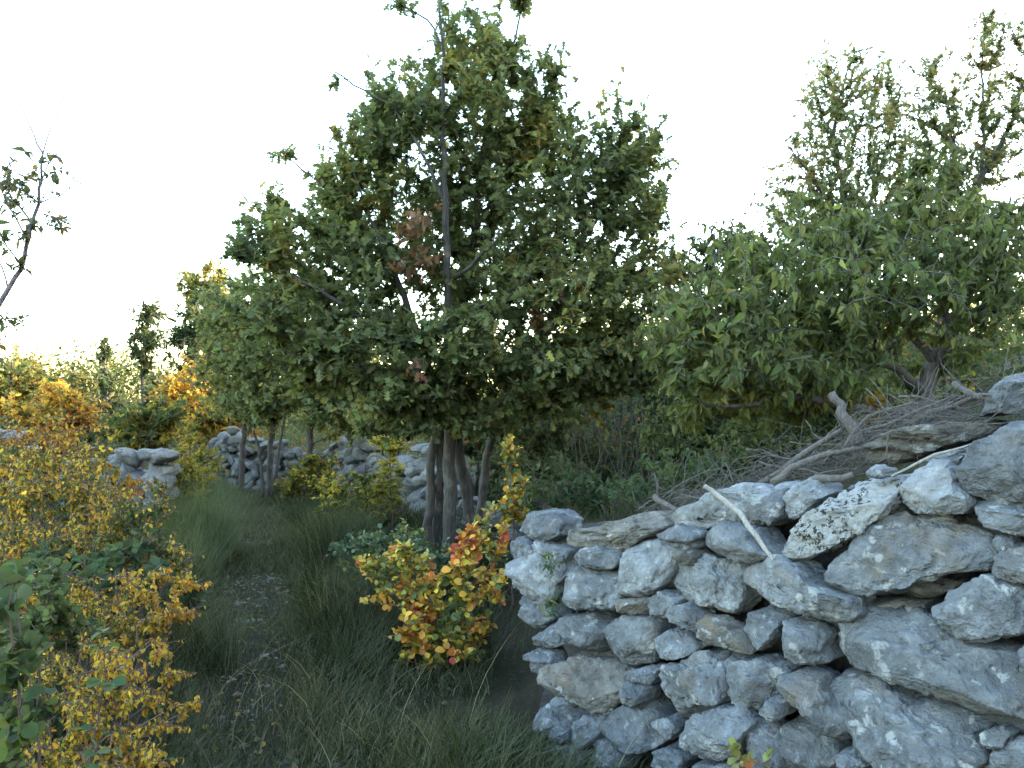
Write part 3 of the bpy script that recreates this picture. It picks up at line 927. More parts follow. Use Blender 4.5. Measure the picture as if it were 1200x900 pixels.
# ------------------------------------------------------------------ the oak
D = 7.4
oak_base = gp(524, D)
def gs(px, py, d, r, dx=0):
    return (px, py, d, r)
oak_stems = [
    grounded([(500, 665, D, 0.050), (503, 600, D, 0.044), (508, 530, D, 0.042), (509, 480, D, .05), (500, 425, D - .1, 0.035), (468, 335, D - .3, .030), (430, 250, D - .4, .016), (415, 205, D - .4, .006)]),
    grounded([(513, 665, D + .12, 0.054), (514, 600, D + .1, 0.048), (517, 500, D, 0.044), (522, 430, D - .2, 0.040), (525, 370, D - .4, 0.035), (522, 250, D - .5, .032), (519, 120, D - .5, .020), (517, 10, D - .5, .011), (515, -40, D - .5, .005)]),
    grounded([(526, 668, D - .15, 0.070), (526, 560, D - .1, 0.064), (527, 470, D, 0.058), (533, 400, D + .15, 0.050), (546, 330, D + .3, 0.042), (556, 270, D + .4, 0.034), (562, 200, D + .4, .032), (578, 130, D + .4, .022), (600, 60, D + .4, .013), (614, -10, D + .4, .006)]),
    grounded([(556, 660, D + .2, 0.068), (550, 600, D + .2, 0.058), (540, 545, D + .2, 0.053), (533, 490, D + .2, 0.050), (540, 420, D + .3, 0.044), (572, 370, D + .4, 0.036), (608, 325, D + .5, .034), (642, 265, D + .6, .022), (664, 195, D + .6, .010)]),
    grounded([(560, 640, D + .5, 0.050), (566, 565, D + .5, 0.044), (578, 510, D + .5, 0.042), (591, 470, D + .5, 0.038), (606, 430, D + .5, 0.034), (632, 390, D + .5, .032), (682, 345, D + .5, .020), (738, 318, D + .4, .008)]),
    (1, S_([(524, 425, D - .1, .034), (480, 408, D - .6, .030), (440, 388, D - .9, .025), (385, 350, D - 1.1, .019), (335, 318, D - 1.2, .013), (272, 288, D - 1.2, .005)])),
    (1, S_([(527, 440, D, .030), (475, 442, D - .5, .024), (405, 425, D - .9, .017), (330, 400, D - 1.0, .007)])),
    (1, S_([(606, 430, D + .5, .030), (655, 420, D + .1, .024), (705, 398, D - .2, .017), (765, 360, D - .4, .007)])),
    (1, S_([(525, 330, D - .4, .022), (560, 305, D - .7, .018), (580, 285, D - .9, .009)])),
    (1, S_([(556, 270, D + .4, .026), (590, 215, D + .2, .018), (620, 150, D, .011), (650, 95, D, .005)])),
    (1, S_([(522, 240, D - .5, .020), (490, 170, D - .6, .014), (465, 130, D - .6, .010), (430, 105, D - .6, .008), (392, 84, D - .6, .006)])),
    (1, S_([(470, 335, D - .3, .018), (430, 275, D - .4, .012), (385, 225, D - .4, .009), (335, 182, D - .4, .006)])),
    (1, S_([(519, 60, D - .5, .010), (500, 22, D - .5, .008), (468, 6, D - .5, .006)])),
    (1, S_([(600, 335, D + .5, .026), (660, 300, D + .2, .020), (705, 250, D + .1, .014), (735, 190, D + .1, .006)])),
]
oak_cl = [
    (552, 45, 50, 50, D + .2, .5), (487, 125, 54, 55, D, .7), (590, 95, 60, 60, D, .8), (640, 145, 48, 50, D + .2, .6), (560, 195, 90, 70, D + .5, .8), (428, 195, 50, 50, D, .6), (440, 148, 40, 36, D, .5), (400, 222, 34, 34, D - .2, .5), (385, 265, 40, 30, D - .3, .5), (760, 205, 24, 40, D + .3, .4),
    (640, 215, 80, 75, D, .9), (728, 180, 56, 58, D + .3, .6), (742, 250, 46, 55, D + .3, .6), (470, 270, 95, 65, D + .5, .8), (400, 310, 75, 45, D - .5, .7), (318, 268, 38, 40, D - .9, .4),
    (278, 292, 26, 14, D - 1.1, .3), (330, 345, 75, 40, D - .8, .6), (415, 395, 100, 48, D - .8, .7), (575, 330, 100, 65, D + .5, .9), (655, 330, 90, 65, D, 1.1),
    (725, 345, 60, 45, D, .7), (775, 325, 40, 40, D + .2, .5), (610, 425, 90, 40, D - .3, .8, 1.6), (690, 425, 75, 40, D - .1, .6, 1.3), (470, 450, 70, 28, D - .8, .5), (445, 470, 45, 16, D - 1.0, .4),
    (330, 405, 60, 32, D - .6, .5), (520, 400, 70, 40, D - 1.0, .4, .7), (575, 470, 40, 26, D - .3, .3, 1.0), (650, 475, 50, 34, D, .5, .9), (705, 470, 26, 40, D + .2, .3, .7), (430, 495, 22, 22, D - .9, .3, .8), (770, 440, 36, 30, D, .4), (360, 440, 40, 22, D - .6, .4), (600, 510, 18, 22, D - .3, .2, .8), (480, 496, 34, 18, D - .7, .3, .9), (555, 492, 40, 16, D - .5, .3, .9), (745, 415, 55, 38, D, .5), (498, 478, 36, 16, D - .5, .3),
    (390, 84, 16, 14, D - .6, .1, 0.28), (332, 180, 18, 16, D - .4, .1, 0.28), (468, 8, 18, 12, D - .5, .1, 0.28), (612, 0, 20, 12, D + .4, .2),
]
def oak_extra(root, base, rng, sk):
    pts = blob_points([(490, 275, 28, 40, D - .7, .3), (480, 300, 35, 18, D - .7, .3), (682, 328, 14, 14, D - .6, .15), (652, 345, 12, 10, D - .4, .2), (485, 432, 12, 16, D - 1.3, .15),
                       (640, 375, 20, 12, D - .3, .2), (580, 400, 40, 14, D, .3)], 260, rng, 4)
    n = len(pts)
    leaves_mesh("dead_leaves", pts, rng.normal(size=(n, 3)) * .6 + [0, 0, -.6], rng.normal(size=(n, 3)), .085 * rng.uniform(.6, 1.2, n), T_OAK,
                pick_colours(pts, DEADP, rng), M_LEAF, root, base)
plant("oak_tree", "tall many-stemmed green oak tree standing at the end of the near wall", "tree", oak_base, oak_stems, oak_cl, 7300, T_OAK, 0.074, 12, OAKP, M_OAKBARK,
      seed=11, split_trunks=5, extra=oak_extra, step=0.11, spread=0.62, sub=17, freq=1.5, tight=.38, bare=.1)

# ------------------------------------------------------------------ hanging-leaf tree on the bank, right
H = 4.9
plant("hackberry_tree", "spreading tree with drooping yellow-green leaves behind the brushwood on the right", "tree", gp(1085, H + .6),
      [grounded([(1078, 520, H + .6, .075), (1085, 460, H + .6, .068), (1097, 425, H + .6, .058), (1115, 385, H + .5, .048), (1140, 330, H + .3, .034), (1168, 280, H + .1, .018), (1185, 230, H, .006)]),
       (1, S_([(1080, 465, H + .6, .04), (1060, 438, H + .3, .034), (1020, 418, H, .026), (970, 400, H - .3, .018), (905, 375, H - .5, .010), (850, 345, H - .6, .004)])),
       (1, S_([(1097, 425, H + .6, .04), (1060, 380, H + .5, .030), (1020, 330, H + .3, .021), (985, 270, H + .2, .012), (960, 225, H + .1, .004)])),
       (1, S_([(1078, 480, H + .6, .04), (1010, 480, H + .2, .030), (930, 464, H - .2, .022), (872, 476, H - .4, .015), (820, 470, H - .5, .007)])),
       (1, S_([(1120, 380, H + .5, .03), (1165, 352, H + .1, .022), (1230, 345, H - .2, .014)])),
       (1, S_([(1115, 385, H + .5, .03), (1090, 310, H + .4, .02), (1080, 250, H + .3, .012), (1075, 195, H + .3, .004)]))],
      [(850, 375, 70, 60, H - .4, .6), (925, 315, 75, 60, H, .7), (1010, 340, 85, 70, H - .2, .8), (995, 275, 60, 35, H + .1, .5), (1095, 300, 85, 60, H, .8), (1175, 300, 55, 60, H - .2, .6),
       (1080, 250, 70, 35, H + .2, .5), (1165, 375, 55, 30, H - .1, .6), (895, 425, 75, 38, H - .4, .6), (985, 420, 60, 35, H - .2, .6), (808, 410, 35, 45, H - .4, .4), (1185, 250, 30, 22, H, .3),
       (820, 450, 55, 38, H + .3, .5), (900, 462, 70, 36, H + .3, .5), (980, 455, 50, 26, H + .4, .4), (860, 300, 40, 36, H + .1, .5), (790, 370, 30, 40, H, .4), (1050, 420, 40, 25, H + .8, .3), (1130, 410, 30, 20, H + .6, .3), (1075, 212, 18, 34, H + .3, .2), (1112, 195, 16, 32, H + .3, .2), (940, 250, 22, 24, H + .2, .2), (1150, 235, 24, 20, H, .2), (770, 400, 24, 40, H - .2, .3), (800, 480, 26, 20, H + .2, .3)],
      3700, T_OVATE, 0.062, 8, HACKP, M_GREYBARK, seed=21, mode='droop', step=0.10, sub=15, tight=.40, spread=1.1, w=.3, freq=2.5)

# ------------------------------------------------------------------ other trees
B1 = 9.5
plant("airy_oak", "thin airy young oak with sparse leaves against the sky, coloured pale for its glare, right of the big oak", "tree", gp(1008, B1),
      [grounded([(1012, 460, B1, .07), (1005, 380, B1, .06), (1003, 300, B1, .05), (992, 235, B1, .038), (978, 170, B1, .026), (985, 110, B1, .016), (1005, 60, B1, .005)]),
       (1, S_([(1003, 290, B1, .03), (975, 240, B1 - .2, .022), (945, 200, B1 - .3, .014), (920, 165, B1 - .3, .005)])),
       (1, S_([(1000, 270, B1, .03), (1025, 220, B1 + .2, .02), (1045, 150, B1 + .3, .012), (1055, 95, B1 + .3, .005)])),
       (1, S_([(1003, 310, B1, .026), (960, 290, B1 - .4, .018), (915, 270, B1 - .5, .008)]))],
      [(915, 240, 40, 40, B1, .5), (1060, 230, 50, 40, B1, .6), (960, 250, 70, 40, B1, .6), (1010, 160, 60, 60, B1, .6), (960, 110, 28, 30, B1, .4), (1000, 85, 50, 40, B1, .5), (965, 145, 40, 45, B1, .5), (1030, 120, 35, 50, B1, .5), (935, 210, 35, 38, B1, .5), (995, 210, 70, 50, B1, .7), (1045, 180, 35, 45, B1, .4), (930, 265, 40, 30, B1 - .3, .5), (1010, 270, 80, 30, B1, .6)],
      1900, T_SMALL, 0.062, 8, AIRY_GLAREP, M_OAKBARK, "airy trees on the bank", leaf=M_AIRY, seed=31, sub=9, tight=.30, step=.13)
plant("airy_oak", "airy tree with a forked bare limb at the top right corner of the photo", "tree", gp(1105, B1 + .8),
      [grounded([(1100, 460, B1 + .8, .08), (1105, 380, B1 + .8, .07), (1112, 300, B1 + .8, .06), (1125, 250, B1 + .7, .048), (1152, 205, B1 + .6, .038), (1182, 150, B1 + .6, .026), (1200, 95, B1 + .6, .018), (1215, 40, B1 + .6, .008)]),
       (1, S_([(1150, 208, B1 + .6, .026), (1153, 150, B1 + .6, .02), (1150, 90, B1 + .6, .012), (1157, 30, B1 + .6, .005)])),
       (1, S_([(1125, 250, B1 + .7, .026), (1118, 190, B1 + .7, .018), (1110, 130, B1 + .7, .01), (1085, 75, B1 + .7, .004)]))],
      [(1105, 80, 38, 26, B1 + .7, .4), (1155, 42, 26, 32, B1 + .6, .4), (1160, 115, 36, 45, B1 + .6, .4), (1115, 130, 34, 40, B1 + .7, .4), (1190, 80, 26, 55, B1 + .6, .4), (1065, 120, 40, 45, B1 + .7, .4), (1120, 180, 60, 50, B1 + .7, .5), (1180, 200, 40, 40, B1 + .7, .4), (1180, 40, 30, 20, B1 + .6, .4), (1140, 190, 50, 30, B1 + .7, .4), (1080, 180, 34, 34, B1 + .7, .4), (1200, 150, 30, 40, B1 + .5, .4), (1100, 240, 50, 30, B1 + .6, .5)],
      1500, T_SMALL, 0.062, 8, AIRY_GLAREP, M_OAKBARK, "airy trees on the bank", leaf=M_AIRY, seed=32, sub=9, tight=.28, step=.13)
B2 = 11.0
plant("bushy_tree", "bushy grey-green tree filling the gap between the big oak and the drooping-leaf tree", "tree", gp(830, B2),
      [grounded([(835, 500, B2, .09), (832, 430, B2, .075), (830, 370, B2, .055), (835, 320, B2, .03), (838, 270, B2, .008)]),
       (1, S_([(832, 420, B2, .04), (800, 380, B2, .028), (780, 330, B2, .008)])), (1, S_([(832, 400, B2, .04), (880, 350, B2, .024), (900, 300, B2, .008)]))],
      [(835, 300, 50, 40, B2, .7), (800, 340, 50, 50, B2, .7), (870, 290, 40, 36, B2, .6), (770, 470, 70, 40, B2, .7), (790, 300, 22, 22, B2, .5), (880, 330, 50, 45, B2, .7), (840, 390, 80, 50, B2, .9), (780, 420, 50, 50, B2, .8), (900, 400, 60, 50, B2, .8)],
      1800, T_SMALL, 0.085, 9, PINEP[1:] + [((.07, .09, .045), 3), ((.14, .12, .05), .6)], M_OAKBARK, seed=33, step=.15)
# the row of small oaks left of the big one
for k, (px, d, lab, cl) in enumerate([
    (318, 13.2, "slim oak with leaning stem at the right end of the path's far wall", [(320, 400, 55, 60, 13.2, 1.0), (300, 350, 45, 40, 13.2, .9), (345, 450, 45, 30, 13.0, .8), (275, 420, 40, 40, 13.2, .8), (320, 465, 60, 22, 13.0, .9), (300, 490, 30, 14, 13.0, .7)]),
    (362, 12.6, "small oak with straight stem in front of the tumbled wall, nearest the big oak", [(375, 420, 60, 55, 12.6, 1.0), (400, 470, 50, 30, 12.3, .8), (360, 360, 45, 45, 12.6, .8), (430, 430, 45, 45, 12.8, .8), (385, 490, 45, 16, 12.4, .7), (440, 480, 40, 22, 12.6, .7)]),
    (285, 14.4, "leafy oak at the left end of the row of small oaks by the path", [(275, 380, 35, 50, 14.4, 1.0), (262, 440, 40, 40, 14.4, 1.0), (250, 380, 25, 35, 14.6, .8), (290, 470, 40, 25, 14.2, .8)])]):
    plant("small_oak", lab, "tree", gp(px, d),
          [grounded([(px - 3, 580, d, .060), (px, 520, d, .052), (px + 5, 460, d, .045), (px + 2, 400, d, .035), (px - 4, 340, d, .010)]),
           (1, S_([(px + 3, 480, d, .04), (px + 25, 430, d - .2, .025), (px + 40, 380, d - .3, .008)])),
           (1, S_([(px + 2, 470, d, .04), (px - 25, 430, d - .2, .025), (px - 35, 385, d - .3, .008)]))],
          cl, 1150, T_OAK, 0.095, 9, OAKP[1:], M_OAKBARK, "row of small oaks by the path", seed=40 + k, step=.16, freq=1.2)
    if k == 0: pass
d = 13.0
plant("sapling", "pair of thin crossing grey saplings leaning in front of the tumbled wall", "sapling", gp(300, d),
      [grounded([(312, 575, d, .03), (305, 540, d, .027), (298, 500, d, .02), (292, 450, d, .01)]), grounded([(318, 572, d + .1, .03), (328, 520, d + .1, .025), (338, 470, d + .1, .012)])],
      [(296, 455, 18, 20, d, .3), (338, 465, 18, 18, d, .3)], 40, T_OAK, .09, 6, OAKP, M_OAKBARK, seed=47)

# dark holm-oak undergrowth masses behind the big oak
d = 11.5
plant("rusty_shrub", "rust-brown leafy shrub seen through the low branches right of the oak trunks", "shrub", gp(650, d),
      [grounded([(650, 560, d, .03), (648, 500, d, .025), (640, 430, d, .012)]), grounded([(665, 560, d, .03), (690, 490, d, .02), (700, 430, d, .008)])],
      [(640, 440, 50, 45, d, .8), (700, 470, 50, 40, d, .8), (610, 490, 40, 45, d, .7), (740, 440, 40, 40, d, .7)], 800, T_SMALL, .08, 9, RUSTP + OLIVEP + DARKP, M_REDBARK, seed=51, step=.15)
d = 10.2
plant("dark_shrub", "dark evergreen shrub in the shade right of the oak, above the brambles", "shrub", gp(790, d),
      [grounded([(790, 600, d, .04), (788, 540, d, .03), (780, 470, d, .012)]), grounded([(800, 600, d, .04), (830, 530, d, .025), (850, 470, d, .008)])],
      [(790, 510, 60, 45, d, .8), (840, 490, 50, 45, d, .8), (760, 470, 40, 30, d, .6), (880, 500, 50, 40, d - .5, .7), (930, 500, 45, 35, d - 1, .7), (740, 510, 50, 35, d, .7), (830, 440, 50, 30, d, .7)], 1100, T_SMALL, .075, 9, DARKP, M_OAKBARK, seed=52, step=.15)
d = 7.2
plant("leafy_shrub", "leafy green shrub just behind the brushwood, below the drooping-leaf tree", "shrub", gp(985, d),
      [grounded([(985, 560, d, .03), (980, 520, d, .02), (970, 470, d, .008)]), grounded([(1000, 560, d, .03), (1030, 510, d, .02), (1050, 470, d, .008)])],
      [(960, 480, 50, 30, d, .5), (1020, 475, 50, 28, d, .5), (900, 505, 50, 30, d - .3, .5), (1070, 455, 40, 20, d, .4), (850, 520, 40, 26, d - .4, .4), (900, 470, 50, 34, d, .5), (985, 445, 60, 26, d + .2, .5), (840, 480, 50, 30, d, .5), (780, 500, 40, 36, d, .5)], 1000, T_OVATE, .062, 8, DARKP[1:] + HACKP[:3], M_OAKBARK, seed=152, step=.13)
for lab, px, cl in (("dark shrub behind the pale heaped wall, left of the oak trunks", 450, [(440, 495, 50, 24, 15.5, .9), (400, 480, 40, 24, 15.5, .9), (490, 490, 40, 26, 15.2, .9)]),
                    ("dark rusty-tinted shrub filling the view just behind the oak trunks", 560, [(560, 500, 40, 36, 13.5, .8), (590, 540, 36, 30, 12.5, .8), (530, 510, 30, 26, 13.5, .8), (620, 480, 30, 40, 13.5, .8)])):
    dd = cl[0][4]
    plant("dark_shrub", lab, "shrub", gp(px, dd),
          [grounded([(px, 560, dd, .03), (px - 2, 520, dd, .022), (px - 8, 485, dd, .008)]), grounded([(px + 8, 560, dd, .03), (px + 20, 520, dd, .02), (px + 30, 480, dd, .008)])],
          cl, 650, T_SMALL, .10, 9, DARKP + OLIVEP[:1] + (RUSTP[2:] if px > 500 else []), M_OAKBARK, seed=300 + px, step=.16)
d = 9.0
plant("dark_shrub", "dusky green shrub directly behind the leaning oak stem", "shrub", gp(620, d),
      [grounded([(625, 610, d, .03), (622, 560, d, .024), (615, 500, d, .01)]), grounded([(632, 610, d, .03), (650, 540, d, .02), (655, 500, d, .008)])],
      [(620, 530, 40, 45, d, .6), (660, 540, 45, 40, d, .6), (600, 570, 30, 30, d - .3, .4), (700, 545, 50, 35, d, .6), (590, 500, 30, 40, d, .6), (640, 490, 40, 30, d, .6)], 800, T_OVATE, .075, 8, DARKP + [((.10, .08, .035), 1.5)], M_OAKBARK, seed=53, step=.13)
d = 9.2
thick_lines = []
rg = np.random.default_rng(3)
for k in range(60):
    px = rg.uniform(660, 775); dd = d - .4 + rg.uniform(-.5, .8); lean = rg.normal() * 30
    thick_lines.append(grounded([(px, 600, dd, .007), (px + lean * .3 + rg.normal() * 5, 560, dd, .006), (px + lean * .5 + rg.normal() * 7, 505, dd, .0045), (px + lean, rg.uniform(415, 490), dd, .002)]))
plant("bare_thicket", "clump of bare grey upright stems between the dusky and evergreen shrubs", "shrub", gp(715, d), thick_lines,
      [(715, 500, 45, 35, d, .5)], 160, T_SMALL, .05, 2, OLIVEP + RUSTP, M_GREYBARK, seed=54, step=.12, thr=.0055, cname="foliage")
# brambles on the bank just behind the wall
d = 6.2
plant("bramble", "low green bramble patch on the bank behind the low end of the wall", "bramble", gp(660, d),
      [grounded([(660, 620, d, .008), (655, 590, d, .006), (630, 565, d, .003)]), grounded([(680, 615, d, .008), (700, 580, d, .006), (730, 570, d, .003)])],
      [(640, 580, 40, 22, d, .5), (690, 575, 45, 25, d, .5), (650, 550, 45, 25, d + .5, .5)], 330, T_OVATE, .055, 7, BLUEP + DARKP, M_REDBARK, "brambles on the bank", seed=55, step=.08, thr=.004, cname="foliage")
d = 5.6
plant("bramble", "brighter green bramble patch in front of the evergreen shrub, left of the brushwood", "bramble", gp(770, d),
      [grounded([(770, 610, d, .008), (765, 580, d, .006), (745, 560, d, .003)]), grounded([(785, 600, d, .008), (810, 570, d, .006), (840, 550, d, .003)])],
      [(745, 575, 40, 20, d, .4), (800, 565, 45, 22, d, .4), (850, 545, 45, 25, d, .4), (790, 540, 50, 22, d + .6, .4)], 360, T_OVATE, .055, 7, BLUEP, M_REDBARK, "brambles on the bank", seed=56, step=.08, thr=.004, cname="foliage")
d = 5.2
plant("yellow_sprig", "small sapling with golden leaves among the brushwood on the bank", "sapling", gp(1025, d),
      [grounded([(1020, 560, d, .006), (1022, 510, d, .005), (1026, 470, d, .003)])], [(1022, 472, 13, 10, d, .1)], 22, T_OVATE, .07, 4, [((.38, .26, .04), 3), ((.32, .2, .03), 1)], M_REDBARK, "yellow sprigs on the bank", seed=57, step=.06, thr=.004, cname="foliage")
plant("yellow_sprig", "yellowing sprig beside the topmost slab at the right edge", "sapling", gp(1135, d - .4),
      [grounded([(1135, 520, d - .4, .006), (1134, 490, d - .4, .005), (1132, 450, d - .4, .003)])], [(1133, 450, 16, 12, d - .4, .12)], 26, T_OVATE, .045, 5, YELLOWP + BLUEP, M_REDBARK, "yellow sprigs on the bank", seed=58, step=.06, thr=.004, cname="foliage")

# left background
d = 30.0
plant("thin_pine", "tall thin pine with bare lower stem against the sky on the left", "tree", gp(168, d),
      [grounded([(167, 510, d, .10), (167, 460, d, .085), (169, 410, d, .065), (172, 370, d, .03), (172, 352, d, .01)])],
      [(172, 368, 22, 14, d, .7), (165, 400, 20, 18, d, .7), (180, 395, 18, 16, d, .7), (172, 425, 14, 10, d, .5, .5)], 190, T_LANCE, .30, 9, PINEP + [((.09, .10, .06), 2)], M_OAKBARK, seed=61, step=.3, tip=.008)
d = 28.0
plant("dark_pine", "dark dense pine beside the thin pine, below the sunlit treetop", "tree", gp(228, d),
      [grounded([(228, 520, d, .14), (228, 440, d, .11), (230, 380, d, .06), (232, 345, d, .02)])],
      [(232, 372, 30, 30, d, 1.0), (215, 400, 28, 25, d, 1.0), (250, 395, 28, 30, d, 1.0), (230, 425, 32, 22, d, 1.0)], 330, T_LANCE, .30, 10, PINEP, M_OAKBARK, seed=62, step=.3, tip=.008)
d = 34.0
plant("sunlit_tree", "pale gold sunlit treetop rising behind the dark pine", "tree", gp(240, d),
      [grounded([(242, 520, d, .16), (242, 420, d, .12), (240, 350, d, .07), (242, 310, d, .02)])],
      [(240, 325, 26, 18, d, 1.0), (222, 330, 14, 16, d, .8), (255, 345, 20, 25, d, 1.0), (235, 360, 26, 20, d, 1.0)], 240, T_SMALL, .24, 10, GOLDP, M_OAKBARK, "sunlit trees far left", seed=63, step=.3, tip=.008)
plant("sunlit_tree", "golden sunlit tree at the left edge behind the orange shrubs", "tree", gp(12, 31),
      [grounded([(12, 520, 31, .16), (14, 470, 31, .12), (14, 425, 31, .04)])],
      [(14, 440, 34, 24, 31, 1.3), (40, 465, 30, 22, 31, 1.2), (0, 470, 36, 26, 31, 1.2), (-30, 440, 30, 30, 31, 1.2)], 380, T_SMALL, .22, 10, GOLDP, M_OAKBARK, "sunlit trees far left", seed=64, step=.3, tip=.008)
plant("sunlit_tree", "low golden bush in sunlight between the left edge tree and the juniper", "tree", gp(60, 29),
      [grounded([(60, 520, 29, .1), (60, 480, 29, .07), (62, 455, 29, .02)])],
      [(62, 470, 22, 16, 29, 1.0), (85, 480, 18, 12, 29, .9)], 200, T_SMALL, .2, 10, GOLDP + RUSTP[:1], M_OAKBARK, "sunlit trees far left", seed=65, step=.3, tip=.008)
d = 24.0
plant("juniper", "dark green pointed juniper left of the thin pine", "tree", gp(125, d),
      [grounded([(125, 520, d, .09), (124, 450, d, .06), (122, 400, d, .01)])],
      [(122, 415, 6, 14, d, .3, 3), (122, 440, 16, 12, d, .6, 1.5), (125, 465, 34, 20, d, .9), (110, 490, 34, 18, d, .9), (150, 480, 25, 20, d, .9)], 420, T_LANCE, .20, 10, DARKP, M_OAKBARK, seed=66, step=.25, tip=.007)
d = 19.0
for k, (px, lab, cl, pal) in enumerate([
    (218, "bright orange autumn tree in front of the dark pine", [(210, 440, 28, 22, d, .8), (235, 450, 28, 26, d, .8), (200, 465, 30, 24, d, .8), (245, 425, 18, 14, d, .7), (215, 495, 40, 20, d, .9), (250, 480, 26, 24, d, .8)], RUSTP[:2] + ORANGEP),
    (75, "orange autumn shrub below the golden trees on the far left", [(70, 475, 28, 20, d - 2, .8), (45, 495, 32, 16, d - 2, .8), (95, 490, 26, 18, d - 2, .7), (60, 460, 22, 18, d - 2, .7), (20, 480, 30, 18, d - 2, .7)], RUSTP[:2] + ORANGEP),
    (165, "olive and yellow mixed shrub just above the stone wall end on the left", [(150, 492, 28, 14, d - 4, .8), (185, 490, 22, 16, d - 4, .8), (200, 480, 20, 18, d - 4, .6), (160, 515, 46, 12, d - 4, .8)], OLIVEP + YELLOWP[:1]),
    (105, "dull olive spreading tree between the juniper and the orange shrub", [(100, 470, 34, 24, 21, .9), (85, 495, 36, 20, 21, .9), (120, 500, 36, 18, 20.5, .9), (95, 445, 14, 14, 21, .6)], OLIVEP + RUSTP[3:]),
    (188, "grey-green loose shrub standing before the dark pine trunk", [(190, 480, 30, 20, 22, .9), (170, 495, 30, 16, 22, .9), (185, 455, 18, 16, 22, .7)], DARKP + OLIVEP[:2]),
    (262, "amber autumn shrub behind the tumbled wall at the foot of the dark pine", [(262, 485, 30, 22, 17.5, .8), (240, 505, 26, 14, 17.5, .8), (285, 500, 26, 14, 17.5, .8)], RUSTP[:2] + YELLOWP + OLIVEP[:1])]):
    plant("autumn_tree" if k == 0 else "autumn_shrub", lab, "tree" if k == 0 else "shrub", gp(px, cl[0][4]),
          [grounded([(px, 530, cl[0][4], .05), (px, 490, cl[0][4], .04), (px + 3, 460 if k < 2 else 490, cl[0][4], .012)])], cl, 480, T_SMALL, .13, 9, pal, M_REDBARK, "autumn coloured shrubs far left", seed=70 + k, step=.2, tip=.005, freq=1.0)

for px, d, lab, cl in ((95, 36, "tall hazy gold tree between the left edge and the juniper", [(95, 455, 26, 20, 36, 1.2), (75, 470, 26, 18, 36, 1.2), (110, 478, 26, 16, 36, 1.2)]),
                       (30, 38, "pale yellow sunlit crown rising furthest back at the left edge", [(28, 425, 30, 20, 38, 1.3), (5, 440, 30, 20, 38, 1.3), (50, 448, 26, 18, 38, 1.2), (20, 470, 50, 20, 38, 1.3)]),
                       (262, 33, "gold sunlit tree showing between the dark pine and the row of small oaks", [(262, 350, 20, 22, 33, 1.1), (268, 390, 24, 30, 33, 1.1), (255, 430, 26, 24, 33, 1.1)])):
    plant("sunlit_tree", lab, "tree", gp(px, d), [grounded([(px, 520, d, .15), (px, 470, d, .11), (px, cl[0][1], d, .03)])], cl, 420, T_SMALL, .22, 10, GOLDP, M_OAKBARK, "sunlit trees far left", seed=400 + px, step=.3, tip=.008)
# far woodland closing the horizon: one mass
rg = np.random.default_rng(8)
n = 2600
azs = rg.uniform(-45, 45, n); dist = rg.uniform(38, 60, n)
hmax = 1.6 + 3.6 * (0.5 + 0.5 * vnoise(np.stack([azs * .25, 0 * azs, 0 * azs], 1), 6)) + np.where(azs > 2, 1.5, 0)
cx, cy = dist * np.sin(np.radians(azs)), dist * np.cos(np.radians(azs))
cz = np.maximum(terrain(cx, cy), 0) + hmax * rg.uniform(0, 1, n)
cen = np.stack([cx, cy, cz], 1)
LP = np.repeat(cen, 44, 0) + rg.normal(size=(n * 44, 3)) * [.55, .55, .4]
fw = leaves_mesh("far_woodland", LP, rg.normal(size=LP.shape), rg.normal(size=LP.shape) + [0, 0, .8], .24 * rg.uniform(.6, 1.2, len(LP)), T_SMALL,
                 pick_colours(LP, OLIVEP + GOLDP[:2] + DARKP, rg, .7, .25), M_LEAF, None, None)
tag(fw, kind="stuff")

n = 3400
ux = rg.uniform(-24, 16, n); uy = rg.uniform(9.5, 34, n)
ux[:900] = rg.uniform(.9, 7, 900); uy[:900] = rg.uniform(9.5, 15, 900)
kp = ((uy > 16.4) | (ux > 0.6)) & (ux > -uy * .8) & (ux < uy * .8) & ~((ux < 0.8) & (uy < 10.5))
ux, uy = ux[kp], uy[kp]; n = len(ux)
hm = 0.6 + np.where((ux > .8) & (uy < 16), 1.1, .6) * (0.5 + 0.5 * vnoise(np.stack([ux * .4, uy * .4, 0 * ux], 1), 21))
cen = np.stack([ux, uy, terrain(ux, uy) + hm * rg.uniform(0, 1, n)], 1)
LP = np.repeat(cen, 36, 0) + rg.normal(size=(n * 36, 3)) * [.28, .28, .2]
tag(leaves_mesh("undergrowth", LP, rg.normal(size=LP.shape), rg.normal(size=LP.shape) + [0, 0, .8], .09 * rg.uniform(.5, 1.2, len(LP)), T_SMALL,
                pick_colours(LP, DARKP + OLIVEP[:2] + DARKP[:2] + RUSTP[2:], rg, .7, .5), M_LEAF, None, None), kind="stuff")

